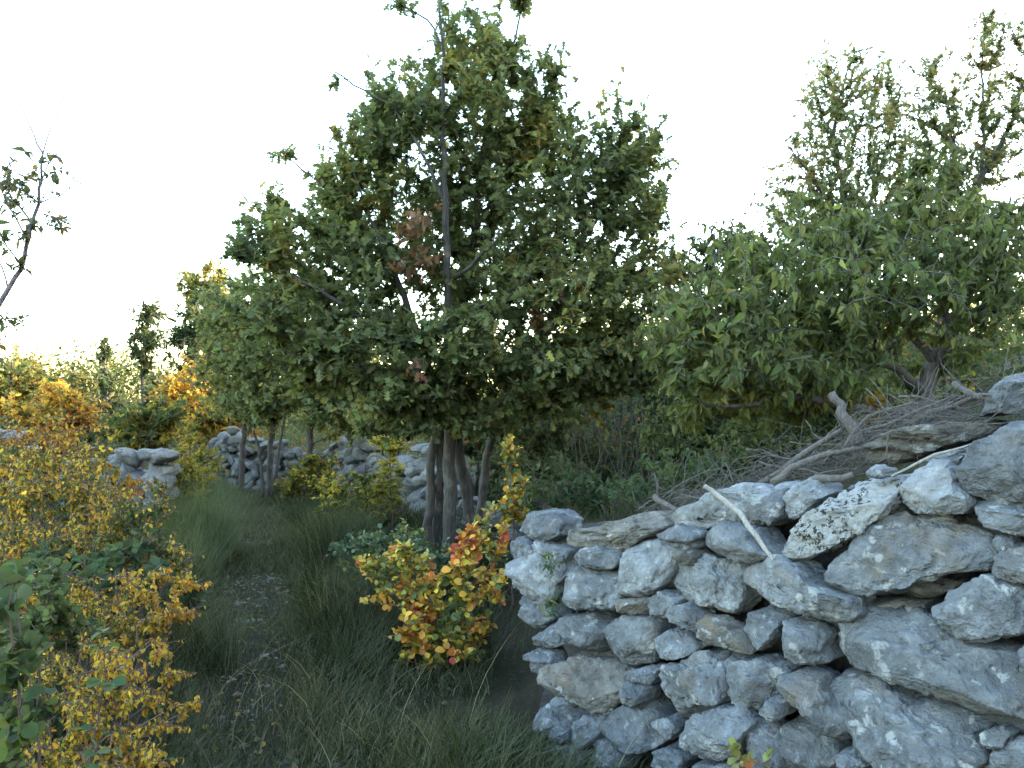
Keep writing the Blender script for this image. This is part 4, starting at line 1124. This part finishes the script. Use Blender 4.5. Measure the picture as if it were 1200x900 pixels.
# ------------------------------------------------------------------ near shrubs and bushes
d = 10.0
plant("yellow_shrub", "yellow-green shrub in front of the pale heaped wall", "shrub", gp(420, d - .3),
      [grounded([(425, 620, d - .3, .02), (425, 580, d - .3, .015), (430, 540, d - .3, .006)]), grounded([(415, 620, d - .3, .02), (400, 580, d - .3, .012), (390, 565, d - .3, .005)])],
      [(405, 580, 36, 28, d - .4, .4), (440, 585, 32, 28, d - .4, .4), (395, 605, 30, 20, d - .5, .4), (430, 615, 36, 16, d - .6, .4)], 620, T_SMALL, .06, 8, YELLOWP + OLIVEP[:2], M_REDBARK, "yellow shrubs along the path", seed=81, step=.09, thr=.008, cname="foliage")
plant("yellow_sapling", "slender yellow-leaved sapling with flat sprays before the pale heaped wall", "sapling", gp(458, d - .6),
      [grounded([(462, 630, d - .6, .012), (458, 570, d - .6, .009), (456, 510, d - .6, .004)])],
      [(455, 522, 22, 10, d - .6, .3), (440, 515, 14, 6, d - .6, .2), (470, 524, 14, 6, d - .6, .2), (458, 545, 20, 14, d - .6, .3), (455, 575, 28, 20, d - .6, .3)], 230, T_SMALL, .065, 6, YELLOWP[:3], M_REDBARK, seed=82, step=.08, thr=.006, mode='flat', cname="foliage")
d = 12.0
plant("yellow_shrub", "small olive-yellow bush at the foot of the slim leaning oak", "shrub", gp(358, d),
      [grounded([(358, 595, d, .02), (360, 560, d, .015), (365, 540, d, .006)])],
      [(360, 558, 30, 26, d, .4), (378, 545, 20, 18, d, .3), (342, 570, 20, 18, d, .3)], 420, T_SMALL, .07, 8, YELLOWP + OLIVEP, M_REDBARK, "yellow shrubs along the path", seed=83, step=.1, thr=.008, cname="foliage")
d = 11.0
plant("yellow_shrub", "bright yellow bush beside the thick wall end on the left", "shrub", gp(220, d + 1),
      [grounded([(222, 580, d + 1, .02), (221, 540, d + 1, .014), (221, 500, d + 1, .006)])],
      [(221, 505, 14, 14, d + 1, .3), (205, 545, 24, 24, d, .3), (225, 565, 30, 24, d, .3), (245, 545, 24, 26, d + 1, .3)], 420, T_SMALL, .06, 8, YELLOWP, M_REDBARK, "yellow shrubs along the path", seed=84, step=.1, thr=.008, cname="foliage")

# smoke bush accent in the centre
d = 4.75
plant("smoke_bush", "smoke bush with round green, yellow, orange and red leaves at the path's right edge", "shrub", gp(520, d),
      [grounded([(535, 810, d, .012), (530, 760, d, .010), (505, 700, d, .007), (480, 650, d, .003)]), grounded([(540, 810, d, .012), (545, 740, d, .010), (540, 680, d, .007), (545, 630, d, .003)]),
       grounded([(530, 810, d, .010), (505, 770, d - .1, .007), (478, 745, d - .1, .003)]), grounded([(545, 810, d + .1, .010), (565, 740, d + .1, .007), (575, 670, d + .1, .003)])],
      [(500, 670, 28, 22, d, .25), (470, 685, 24, 20, d, .2), (455, 655, 22, 16, d + .2, .2), (545, 650, 25, 22, d, .25), (565, 690, 24, 26, d, .25), (530, 700, 26, 24, d, .25), (480, 740, 24, 18, d - .1, .2),
       (550, 735, 22, 20, d, .25), (505, 798, 10, 8, d - .1, .1), (560, 630, 18, 14, d + .1, .2), (440, 690, 16, 18, d + .2, .2), (555, 775, 16, 14, d, .15), (470, 770, 14, 10, d - .1, .1), (515, 735, 36, 36, d, .25), (500, 765, 24, 18, d, .2), (535, 765, 20, 18, d, .2), (480, 710, 22, 22, d, .2), (588, 628, 10, 20, d, .1), (468, 650, 12, 14, d, .15), (430, 665, 16, 14, d + .2, .2), (590, 690, 12, 20, d, .15), (555, 620, 10, 18, d, .1)],
      600, T_ROUND, .047, 7, SMOKEP, M_REDBARK, seed=85, step=.06, thr=.0065, mode='up', leaf=M_WAXY, freq=4.5, coh=.62, cname="foliage", spread=.8, tight=.5, sub=12)
d = 5.9
plant("smoke_bush", "taller green and orange smoke bush sprouting between oak trunks and wall end", "shrub", gp(600, d),
      [grounded([(600, 700, d, .010), (602, 640, d, .008), (600, 580, d, .006), (595, 515, d, .003)]), grounded([(590, 700, d, .010), (578, 660, d, .006), (570, 630, d, .003)])],
      [(597, 530, 16, 22, d, .2), (605, 570, 20, 18, d, .2), (590, 600, 22, 18, d, .2), (610, 600, 14, 14, d, .2), (575, 640, 18, 14, d, .2)],
      200, T_ROUND, .045, 6, SMOKEP[:4] + SMOKEP[:1], M_REDBARK, seed=86, step=.06, thr=.006, mode='up', leaf=M_WAXY, freq=4.0, cname="foliage")
d = 5.9
plant("green_shrub", "pale green leafy shrub at the foot of the oak stems, left of the smoke bush", "shrub", gp(450, d),
      [grounded([(455, 720, d, .010), (455, 670, d, .008), (450, 620, d, .003)]), grounded([(465, 720, d, .010), (480, 670, d, .006), (490, 640, d, .003)])],
      [(440, 635, 34, 16, d, .3), (480, 645, 28, 20, d, .3), (430, 665, 30, 20, d, .3), (470, 675, 30, 18, d, .3), (410, 650, 20, 14, d, .3), (510, 665, 30, 16, d, .3), (545, 660, 30, 20, d + .2, .3)],
      330, T_ROUND, .042, 7, BLUEP + [((.14, .17, .05), 2), ((.22, .2, .05), .7)], M_REDBARK, seed=87, step=.07, thr=.006, mode='up', leaf=M_WAXY, cname="foliage")

d = 7.0
plant("green_shrub", "mixed green and yellow low shrub hiding the foot of the oak stems", "shrub", gp(500, d),
      [grounded([(500, 690, d, .010), (498, 660, d, .008), (490, 630, d, .003)]), grounded([(510, 690, d, .010), (530, 660, d, .006), (550, 640, d, .003)])],
      [(480, 640, 34, 20, d - .3, .3), (530, 650, 40, 18, d - .5, .3), (440, 650, 30, 20, d, .3), (570, 655, 24, 18, d - .5, .3), (410, 640, 24, 18, d + .3, .3)],
      420, T_ROUND, .042, 7, BLUEP + [((.14, .17, .05), 2), ((.24, .21, .05), 1)], M_REDBARK, seed=187, step=.07, thr=.006, mode='up', leaf=M_WAXY, cname="foliage")
d = 5.4
plant("green_shrub", "dusky green sprawling shrub between the smoke bush and the broken path edge", "shrub", gp(400, d),
      [grounded([(400, 760, d, .008), (398, 720, d, .006), (385, 690, d, .003)]), grounded([(410, 760, d, .008), (425, 720, d, .006), (440, 700, d, .003)])],
      [(385, 700, 28, 20, d, .25), (425, 705, 30, 22, d, .25), (445, 740, 24, 20, d - .1, .2), (400, 735, 24, 18, d - .1, .2)],
      230, T_OVATE, .05, 7, DARKP + BLUEP[:1], M_REDBARK, seed=188, step=.07, thr=.006, mode='up', cname="foliage")
# the orange shrubs on the left
def orange(lab, base_px, d, cl, n, seed, pal=ORANGEP, size=.030, per=9, templ=T_SMALL):
    b = gp(base_px, d)
    tops = [(c[0], c[1] - c[3] * .3, c[4]) for c in cl]
    st = []
    for k, (x, y, dd) in enumerate(tops):
        p = at(x, y, dd); q = b + np.array([random.uniform(-.1, .1), random.uniform(-.1, .1), -.05])
        m = (q * .5 + p * .5) + np.array([0, 0, .12])
        st.append([(*q, .010), (*(q * .7 + m * .3), .009), (*m, .007), (*p, .003)])
    return plant("orange_shrub", lab, "shrub", b, st, cl, n, templ, size, per, pal, M_REDBARK, "orange autumn shrubs left of the path", seed=seed, step=.06, thr=.006, mode='droop', cname="foliage",
                 sub=7, tight=.4, spread=.9, freq=2.5, coh=.6)
orange("nearest orange shrub with tiny hanging leaves, low at the bottom left", 95, 2.9,
       [(110, 860, 55, 35, 2.7, .25), (140, 800, 50, 30, 2.8, .25), (90, 820, 40, 30, 2.8, .25), (190, 820, 28, 12, 2.9, .12), (70, 890, 50, 25, 2.6, .2), (160, 880, 30, 20, 2.7, .2), (130, 760, 50, 22, 3.0, .3), (60, 800, 50, 40, 2.9, .25), (120, 900, 70, 20, 2.6, .2), (190, 760, 20, 10, 3.0, .1), (205, 788, 36, 6, 3.0, .1, 1.6), (226, 826, 26, 6, 2.9, .1, 1.6), (195, 850, 34, 8, 2.8, .1, 1.5), (30, 850, 30, 30, 2.7, .2), (185, 890, 40, 8, 2.7, .1)], 1250, 91, size=.0185)
orange("orange shrub with branches reaching out over the path edge", 130, 3.6,
       [(170, 740, 38, 20, 3.5, .2), (120, 720, 55, 30, 3.6, .3), (180, 700, 25, 12, 3.6, .15), (150, 680, 40, 14, 3.7, .2), (60, 740, 45, 30, 3.5, .3), (70, 690, 50, 25, 3.8, .3), (200, 670, 25, 10, 3.8, .15), (20, 720, 45, 40, 3.8, .3), (205, 715, 34, 7, 3.6, .1, 1.6), (218, 682, 24, 6, 3.7, .1, 1.6), (130, 760, 40, 14, 3.5, .2)], 1100, 92, size=.0225)
orange("tall orange and yellow shrub before the thick wall end", 70, 5.2,
       [(60, 560, 65, 30, 5.2, .5), (110, 590, 50, 30, 5.0, .4), (20, 600, 50, 40, 5.0, .4), (60, 640, 70, 25, 4.8, .4), (140, 630, 30, 25, 5.0, .3), (30, 540, 50, 20, 5.4, .4), (160, 600, 24, 14, 5.2, .3), (150, 650, 40, 25, 5.0, .3), (10, 560, 60, 30, 5.3, .4), (90, 530, 50, 10, 5.4, .3)], 1350, 93, size=.030, pal=ORANGEP + OLIVEP[1:3])
d = 3.2
plant("green_shrub", "light green leafy shrub at the left edge between the near and the tall orange shrub", "shrub", gp(10, d),
      [grounded([(20, 860, d, .008), (15, 780, d, .006), (10, 700, d, .003)]), grounded([(30, 860, d, .008), (60, 760, d, .005), (80, 700, d, .003)])],
      [(15, 690, 40, 26, d, .2), (60, 720, 40, 24, d, .2), (20, 740, 40, 26, d - .1, .2), (100, 745, 30, 16, d, .15), (60, 670, 40, 14, d + .2, .2)],
      230, T_ROUND, .036, 6, [((.06, .09, .04), 3), ((.09, .12, .05), 3), ((.16, .17, .05), 1)], M_REDBARK, seed=195, step=.06, thr=.005, mode='up', cname="foliage")
orange("feathery orange shrub at the left edge beyond the tall one", 20, 7.2,
       [(30, 520, 55, 22, 7.2, .5), (80, 515, 35, 14, 7.2, .4), (100, 545, 45, 16, 7.0, .4), (-10, 540, 50, 25, 7.2, .5), (150, 570, 30, 16, 7.0, .3), (60, 500, 40, 16, 7.4, .4)], 850, 94, size=.038, pal=ORANGEP[:3] + RUSTP[:1])
orange("loose orange and olive shrub filling the slope between the tall shrub and the broom", 170, 4.6,
       [(170, 610, 40, 30, 4.6, .35), (200, 650, 32, 24, 4.5, .3), (130, 600, 40, 30, 4.7, .3), (90, 640, 50, 30, 4.4, .3), (30, 640, 50, 35, 4.4, .3), (190, 580, 24, 20, 4.8, .2)], 950, 101, size=.026, pal=OLIVEP[:2] + ORANGEP)
d = 3.9
plant("green_shrub", "dark green leafy shrub growing through the orange shrubs on the left", "shrub", gp(100, d),
      [grounded([(110, 780, d, .010), (105, 720, d, .008), (100, 650, d, .003)]), grounded([(120, 780, d, .010), (160, 700, d, .006), (190, 660, d, .003)])],
      [(130, 650, 45, 22, d + .5, .3), (180, 640, 28, 20, d + .6, .3), (90, 690, 45, 25, d, .3), (175, 680, 35, 20, d + .3, .3), (60, 660, 40, 20, d + .3, .3), (225, 700, 22, 22, d + .4, .2)],
      230, T_ROUND, .050, 7, DARKP + BLUEP, M_REDBARK, seed=95, step=.07, thr=.006, mode='up', cname="foliage")
# close green smoke-bush shoots, bottom left
d = 1.75
plant("smoke_bush", "close green smoke bush with big round blue-green leaves in the bottom left corner", "shrub", gp(15, d),
      [grounded([(15, 960, d, .006), (18, 860, d, .005), (12, 760, d, .004), (15, 690, d, .002)]), grounded([(35, 960, d + .1, .006), (48, 860, d + .1, .004), (45, 770, d + .1, .002)])],
      [(15, 780, 24, 22, d, .10), (20, 850, 26, 30, d, .12), (5, 720, 26, 22, d + .1, .10), (40, 830, 22, 25, d + .1, .1), (20, 680, 24, 16, d + .5, .15), (10, 890, 24, 18, d, .1)],
      85, T_ROUND, .040, 5, [((.042, .066, .030), 3), ((.060, .088, .036), 3), ((.095, .12, .04), 1.5)], M_REDBARK, seed=96, step=.05, thr=.0035, mode='up', leaf=M_LEAF, cname="foliage")
d = 1.7
plant("smoke_bush", "single upright red stem with paired round green leaves before the orange shrub", "shrub", gp(108, d),
      [grounded([(104, 985, d, .0035), (108, 900, d, .003), (113, 850, d, .0025), (121, 800, d, .002), (122, 755, d, .0012)])],
      None, 0, T_ROUND, .038, 3, BLUEP[1:] + [((.12, .17, .07), 1)], M_REDBARK, seed=97, step=.04, thr=.002, mode='flat', leaf=M_LEAF, cname="foliage", spread=1.0,
      alist=[at(122, 758, d), at(116, 760, d), at(130, 805, d), at(108, 802, d), at(100, 858, d), at(130, 860, d), at(115, 872, d)])
d = 1.9
plant("sprig", "thin sprig with yellowing leaves before the wall at the bottom edge of the photo", "sprig", gp(862, d),
      [grounded([(862, 960, d, .003), (866, 915, d, .002), (868, 885, d, .0015)])],
      None, 0, T_ROUND, .032, 3, [((.20, .18, .05), 2), ((.14, .16, .05), 2), ((.3, .1, .04), .6)], M_REDBARK, seed=98, step=.03, thr=.002, mode='up', leaf=M_WAXY, cname="foliage",
      alist=[at(852, 888, d), at(858, 878, d), at(868, 890, d), at(880, 893, d), at(903, 880, d), at(896, 895, d), at(850, 900, d)])
# left-hand leaning tree
d = 3.6
plant("young_ash", "slender purplish leaning tree with few leaves at the upper left edge", "tree", gp(-95, d),
      [grounded([(-110, 800, d, 0.0209), (-90, 650, d, 0.0194), (-55, 480, d, 0.0169), (-25, 400, d, 0.0146), (2, 352, d, 0.0125), (22, 312, d, 0.0109), (36, 265, d, 0.0088), (47, 225, d, 0.0073), (48, 180, d, 0.0053), (32, 145, d, 0.0032), (17, 95, d, 0.0026)]),
       (1, S_([(48, 178, d, 0.0040), (62, 148, d, 0.0028), (75, 112, d, 0.0026)])),
       (1, S_([(47, 235, d, 0.0040), (70, 230, d, 0.0032), (98, 214, d, 0.0026), (132, 204, d, 0.0026)])),
       (1, S_([(46, 205, d, 0.0032), (68, 180, d, 0.0026), (88, 165, d, 0.0026), (108, 172, d, 0.0026)])),
       (1, S_([(30, 298, d, 0.0032), (58, 290, d, 0.0026), (72, 268, d, 0.0026)])),
       (1, S_([(40, 238, d, 0.0048), (22, 215, d, 0.0032), (-10, 190, d, 0.0026)])),
       (1, S_([(10, 335, d, 0.0048), (-15, 270, d, 0.0040), (-30, 200, d, 0.0026)]))],
      [(8, 195, 26, 26, d, .2), (12, 225, 28, 20, d, .2), (60, 195, 20, 12, d, .12, 1.4), (75, 256, 18, 7, d, .1), (22, 310, 18, 6, d, .1), (15, 378, 26, 14, d, .15), (0, 250, 26, 40, d, .2, .6), (45, 262, 16, 8, d, .1), (-10, 400, 26, 20, d, .2)],
      150, T_OVATE, .042, 4, [((.10, .10, .05), 3), ((.15, .13, .06), 2), ((.22, .15, .06), 1), ((.07, .09, .045), 2)], M_PURPLEBARK, seed=99, step=.05, thr=.0085, tip=.0024, cname="crown", mode='free', sub=8, tight=.7)

# ------------------------------------------------------------------ brooms and grass
def blades(base_pts, h, lean, width, rng, rows=4):
    """arching strips from base_pts; returns V, quads"""
    n = len(base_pts)
    az = rng.uniform(0, 2 * math.pi, n)
    dirh = np.stack([np.cos(az), np.sin(az), 0 * az], 1)
    side = np.stack([-np.sin(az + 1.2), np.cos(az + 1.2), 0 * az], 1)
    V = []
    for k in range(rows):
        t = k / (rows - 1)
        c = base_pts + dirh * (lean * h * t ** 1.8)[:, None] + np.array([0, 0, 1.0]) * (h * (t - 0.25 * np.minimum(lean, 1.2) * t * t))[:, None]
        wv = side * (width * (1 - 0.9 * t))[:, None] * 0.5
        V += [c - wv, c + wv]
    V = np.stack(V, 1)
    q = np.array([[2 * k, 2 * k + 1, 2 * k + 3, 2 * k + 2] for k in range(rows - 1)])
    Fc = (q[None] + (np.arange(n) * rows * 2)[:, None, None]).reshape(-1, 4)
    return V.reshape(-1, 3), Fc, rows * 2

def broom(label, px, d, n, h, rad, pal, seed, lean=.45, width=.006, group="green broom bushes along the path"):
    rng = np.random.default_rng(seed)
    b = gp(px, d)
    root = empty("broom_bush", b, label, "shrub", group)
    rr = rad * np.sqrt(rng.uniform(0, 1, n)) * .6; a = rng.uniform(0, 6.283, n)
    P = np.stack([b[0] + rr * np.cos(a), b[1] + rr * np.sin(a), 0 * a], 1)
    P[:, 2] = terrain(P[:, 0], P[:, 1]) - .02
    hh = h * rng.uniform(.5, 1.05, n)
    V, Fc, k = blades(P, hh, lean * rng.uniform(.1, 1.5, n), np.full(n, width), rng, 5)
    mesh_np("stems", V, [Fc], M_GRASS, root, b, np.repeat(pick_colours(P, pal, rng, .3, 3), k, 0))
    return root
BROOMP = [((.045, .070, .032), 3), ((.065, .09, .038), 3), ((.10, .11, .04), 1.3), ((.16, .14, .05), .7)]
TUFTP = [((.018, .026, .012), 3), ((.029, .038, .016), 3), ((.050, .054, .022), 1.5), ((.10, .09, .05), .5), ((.19, .165, .10), .35)]
broom("tall feathery green-gold broom bush between the thick wall end and the path", 232, 7.4, 1700, 1.05, .55, BROOMP, 201)
broom("lower golden-tipped broom bush on the path's left, nearer the camera", 205, 6.2, 1100, .75, .5, BROOMP, 202)
broom("dark green broom bush right of the path below the yellow shrub", 400, 7.6, 1500, .80, .55, TUFTP + BROOMP[:1], 203)
broom("dark tufted broom at the path's right edge, left of the smoke bush", 415, 5.3, 1400, .62, .5, TUFTP, 204, .55, .005)
broom("small dark broom tuft leaning over the path in the left foreground", 235, 4.6, 900, .5, .4, TUFTP, 205, .6, .005)

rg = np.random.default_rng(77)
n = 170000
gy_ = 1.4 + 13.8 * rg.uniform(0, 1, n) ** 1.5
gx_ = np.where(rg.uniform(0, 1, n) < .7, path_x(gy_) + rg.normal(size=n) * (0.9 + 0.03 * gy_), rg.uniform(-7, 1.2, n))
dp = np.abs(gx_ - path_x(gy_))
s_ = (gx_ - E0[0]) * WB[0] + (gy_ - E0[1]) * WB[1]
dens = np.where(gy_ > 7.5, .50, .26) + 0.65 * sm(0.10, 0.40, dp + 0.35 * vnoise(np.stack([gx_ * 2, gy_ * 2, 0 * gx_], 1), 12))
keep = (rg.uniform(0, 1, n) < dens) & ((s_ < -0.02) | (gx_ < -.12))
gx_, gy_, dp = gx_[keep], gy_[keep], dp[keep]
P = np.stack([gx_, gy_, terrain(gx_, gy_) - .01], 1)
near_w = np.where(P[:, 1] > 4.3, 1.0, np.clip(-((P[:, 0] - E0[0]) * WB[0] + (P[:, 1] - E0[1]) * WB[1]), 0, 1))
sb = gp(520, 4.75); near_b = np.hypot(P[:, 0] - sb[0], (P[:, 1] - sb[1] + .5) * .6)
hh = (0.10 + 0.17 * sm(0.15, 0.75, dp)) * (0.35 + 0.65 * sm(0.1, 0.8, near_w)) * (0.3 + 0.7 * sm(0.25, 0.7, near_b)) * rg.uniform(.5, 1.5, len(P)) * (1 + .5 * vnoise(P * 1.3, 14))
V, Fc, k = blades(P, hh, rg.uniform(.1, 0.95, len(P)), rg.uniform(.0035, .0085, len(P)) + .0006 * gy_, rg, 4)
gcol = pick_colours(P, TUFTP, rg, .6, 1.2, .28)
gcol = np.where((dp < .42)[:, None], pick_colours(P, [((.045, .054, .026), 3), ((.066, .070, .034), 3), ((.12, .105, .06), 1.5)], rg, .4, 2, .25), gcol)
tag(mesh_np("grass", V, [Fc], M_GRASS, None, None, np.repeat(gcol, k, 0)), kind="stuff")
# bank grass and litter-plants behind the wall
n = 9000
bx = rg.uniform(-.2, 5.5, n); by = rg.uniform(3.5, 9.5, n)
s_ = (bx - E0[0]) * WB[0] + (by - E0[1]) * WB[1]
kp = s_ > 0.55
bx, by = bx[kp], by[kp]
P = np.stack([bx, by, terrain(bx, by) - .01], 1)
V, Fc, k = blades(P, rg.uniform(.08, .3, len(P)), rg.uniform(.2, 1.2, len(P)), np.full(len(P), .006), rg, 4)
tag(mesh_np("bank_grass", V, [Fc], M_GRASS, None, None, np.repeat(pick_colours(P, TUFTP + BROOMP[:2], rg, .6, 1.2), k, 0)), kind="stuff")
# straw stalks
n = 60
sy = rg.uniform(2.4, 7, n); sx = path_x(sy) + rg.normal(size=n) * .7
P = np.stack([sx, sy, terrain(sx, sy)], 1)
V, Fc, k = blades(P, rg.uniform(.35, .75, n), rg.uniform(.3, 1.4, n), np.full(n, .004), rg, 7)
tag(mesh_np("straw_stalks", V, [Fc], M_GRASS, None, None, np.repeat(pick_colours(P, [((.30, .27, .17), 1), ((.2, .18, .11), 1)], rg), k, 0)), kind="stuff")
# pebbles on the path and fallen leaves
Vr, Fr = ICO[3] if False else ico(1)
n = 1300
sy = 2.0 + 10 * rg.uniform(0, 1, n) ** 1.5; sx = path_x(sy) + rg.normal(size=n) * .34
sz = rg.gamma(1.6, .0045, n) + .003
nn = Vr[None] * sz[:, None, None] * np.stack([rg.uniform(.8, 1.6, n), rg.uniform(.8, 1.4, n), rg.uniform(.4, .8, n)], 1)[:, None] * (1 + .22 * rg.normal(size=(n, len(Vr), 1)))
V = nn + np.stack([sx, sy, terrain(sx, sy) + .006 + sz * .15], 1)[:, None]
Fc = (Fr[None] + (np.arange(n) * len(Vr))[:, None, None]).reshape(-1, 3)
tag(mesh_np("path_pebbles", V.reshape(-1, 3), [Fc], rock_mat("pebble", (.11, .108, .10), brown=.6, scale=2.0), None, None, smooth=False), kind="stuff")
n = 1600
sy = 2.0 + 10 * rg.uniform(0, 1, n) ** 1.5; sx = path_x(sy) + rg.normal(size=n) * .8
P = np.stack([sx, sy, terrain(sx, sy) + .02], 1)
keep = (((sx - E0[0]) * WB[0] + (sy - E0[1]) * WB[1]) < -.05) | (sx < -.2)
P = P[keep]; n = len(P)
tag(leaves_mesh("fallen_leaves", P, rg.normal(size=(n, 3)) * [1, 1, .25], rg.normal(size=(n, 3)) * .4 + [0, 0, 1], .045 * rg.uniform(.5, 1.2, n), T_ROUND,
                pick_colours(P, [((.16, .12, .08), 3), ((.22, .17, .10), 2), ((.11, .08, .055), 3), ((.30, .2, .05), .8)], rg), M_LEAF, None, None), kind="stuff")

# ------------------------------------------------------------------ dead wood on the wall
def branch(label, pts, mat, seed, side=0):
    """pts: (px, py, back, r)"""
    L = [tuple(at(x, y, wall_depth(x, y) + b)) + (r,) for x, y, b, r in pts]
    sk = Skeleton(seed, .05)
    sk.stem_line(L, .004, False, 0)
    for k in range(side):
        i = sk.rng.integers(2, len(sk.P) - 1)
        p = sk.P[i]; q = p + sk.rng.normal(size=3) * [.10, .06, .08] + [0, 0, .05]
        r0 = sk.mr[i] * .5
        j = i
        for t in (.35, .7, 1.0):
            j = sk.node(p + (q - p) * t + sk.rng.normal(size=3) * .008, j, r0 * (1 - .6 * t), 1 + k)
    r, main = sk.radii(.002)
    V, FF = sk.tubes(r, main, np.ones(len(sk.P), bool))
    # caps
    o = np.array(L[0][:3])
    ob = mesh_np("dead_branch", V, FF, mat, None, o)
    ob.location = o
    return tag(ob, label, "branch", "dead branches on the near wall")
branch("bleached stick lying down the face of the wall over the broad pale slab", [(826, 570, -.02, .010), (845, 583, -.03, .011), (868, 603, -.06, .011), (886, 628, -.08, .010), (907, 656, -.09, .007)], M_BLEACHED, 1)
branch("curved pale grey branch sweeping along the lower edge of the brushwood", [(905, 566, .10, .016), (930, 550, .12, .015), (958, 536, .15, .013), (985, 529, .2, .010), (1010, 526, .25, .007)], M_DEADWOOD, 2, 2)
branch("thick short stub standing upright out of the brushwood", [(1006, 520, .35, .022), (992, 492, .35, .021), (983, 474, .35, .019), (975, 461, .35, .018)], M_DEADWOOD, 3)
branch("short thick broken branch end just above the cream rough lump", [(950, 563, .1, .014), (975, 561, .1, .015), (1000, 556, .12, .012)], M_DEADWOOD, 4)
branch("bent grey branch poking up left of the topmost slab", [(1117, 449, .3, .011), (1130, 458, .3, .011), (1142, 463, .28, .012), (1160, 465, .26, .012)], M_DEADWOOD, 5, 1)
branch("straight brown pole rising towards the topmost slab", [(1060, 496, .4, .010), (1090, 485, .38, .011), (1115, 476, .36, .010), (1142, 465, .34, .008)], M_DEADWOOD, 6, 2)
branch("long thin pole slanting up across the middle of the brushwood", [(1000, 508, .42, .010), (1040, 497, .42, .009), (1075, 482, .42, .007), (1112, 466, .42, .004)], M_DEADWOOD, 7, 3)
branch("short broken stub sticking out left of the brushwood beside the flat capstone", [(767, 581, .2, .013), (778, 589, .2, .013), (797, 601, .2, .012)], M_DEADWOOD, 8)
branch("long grey branch along the left flank of the brushwood", [(880, 572, .3, .012), (915, 552, .3, .014), (950, 528, .32, .013), (990, 501, .36, .009)], M_DEADWOOD, 9, 4)
branch("thin straight twig lying over the blue-grey boulder and layered slab", [(1045, 558, .0, .004), (1080, 540, .0, .005), (1110, 528, .04, .005), (1140, 520, .08, .003)], M_BLEACHED, 10)

brush_c = at(980, 500, 3.1)
root = empty("brushwood_heap", brush_c, "tangled heap of thin dead twigs piled behind the top of the wall", "brushwood")
rg = np.random.default_rng(44)
sk = Skeleton(44, .06)
for k in range(330):
    px = rg.uniform(760, 1150)
    top = np.interp(px, [760, 850, 960, 1040, 1150], [596, 576, 532, 503, 482]); bot = np.interp(px, [760, 850, 960, 1040, 1150], [610, 592, 566, 522, 498])
    py = rg.uniform(top, bot) - abs(rg.normal()) * 7
    bk = rg.uniform(.22, .75)
    p = at(px, py, wall_depth(px, py) + bk)
    L = rg.uniform(.12, .5)
    ang = rg.normal() * (.4 if k % 3 else 1.0)
    dirv = np.array([WU[0], WU[1], .45]) * np.cos(ang) + np.array([-.2, .1, 1.0]) * np.sin(ang) * .7 + rg.normal(size=3) * .18
    dirv = dirv / np.linalg.norm(dirv) * rg.choice([-1, 1])
    r0 = rg.gamma(1.5, .0009) + .001
    c = rg.normal(size=3) * .05
    pts = [(*(p + dirv * L * (t - .5) + c * (1 - (2 * t - 1) ** 2)), r0 * (1 - .7 * t)) for t in (0, .35, .7, 1)]
    sk.stem_line(pts, .006, False, k)
    i = len(sk.P) - 3
    for b in range(2):
        j = i - b
        q = sk.P[j] + dirv * .06 + rg.normal(size=3) * .05
        sk.node(q, j, .0012, 1000 + 2 * k + b)
r, main = sk.radii(.0012)
V, FF = sk.tubes(r, main, np.ones(len(sk.P), bool))
mesh_np("twigs", V, FF, M_DEADWOOD, root, brush_c)

# little weeds rooted in the wall's low end
for k, (px, py, lab) in enumerate([(645, 660, "small grassy weed rooted high in the low end of the wall"), (648, 712, "small weed hanging from a joint lower in the wall's low end")]):
    p = at(px, py, wall_depth(px, py) - .06)
    n = 60
    P = p + rg.normal(size=(n, 3)) * [.02, .015, .03]
    o = leaves_mesh("wall_weed", P, rg.normal(size=(n, 3)) * .7 + [-.2, -.4, .3], rg.normal(size=(n, 3)) + [0, 0, 1], .045 * rg.uniform(.5, 1.2, n), T_LANCE,
                    pick_colours(P, BLUEP + [((.2, .18, .07), 1)], rg), M_LEAF, None, p)
    o.location = p
    tag(o, lab, "weed")
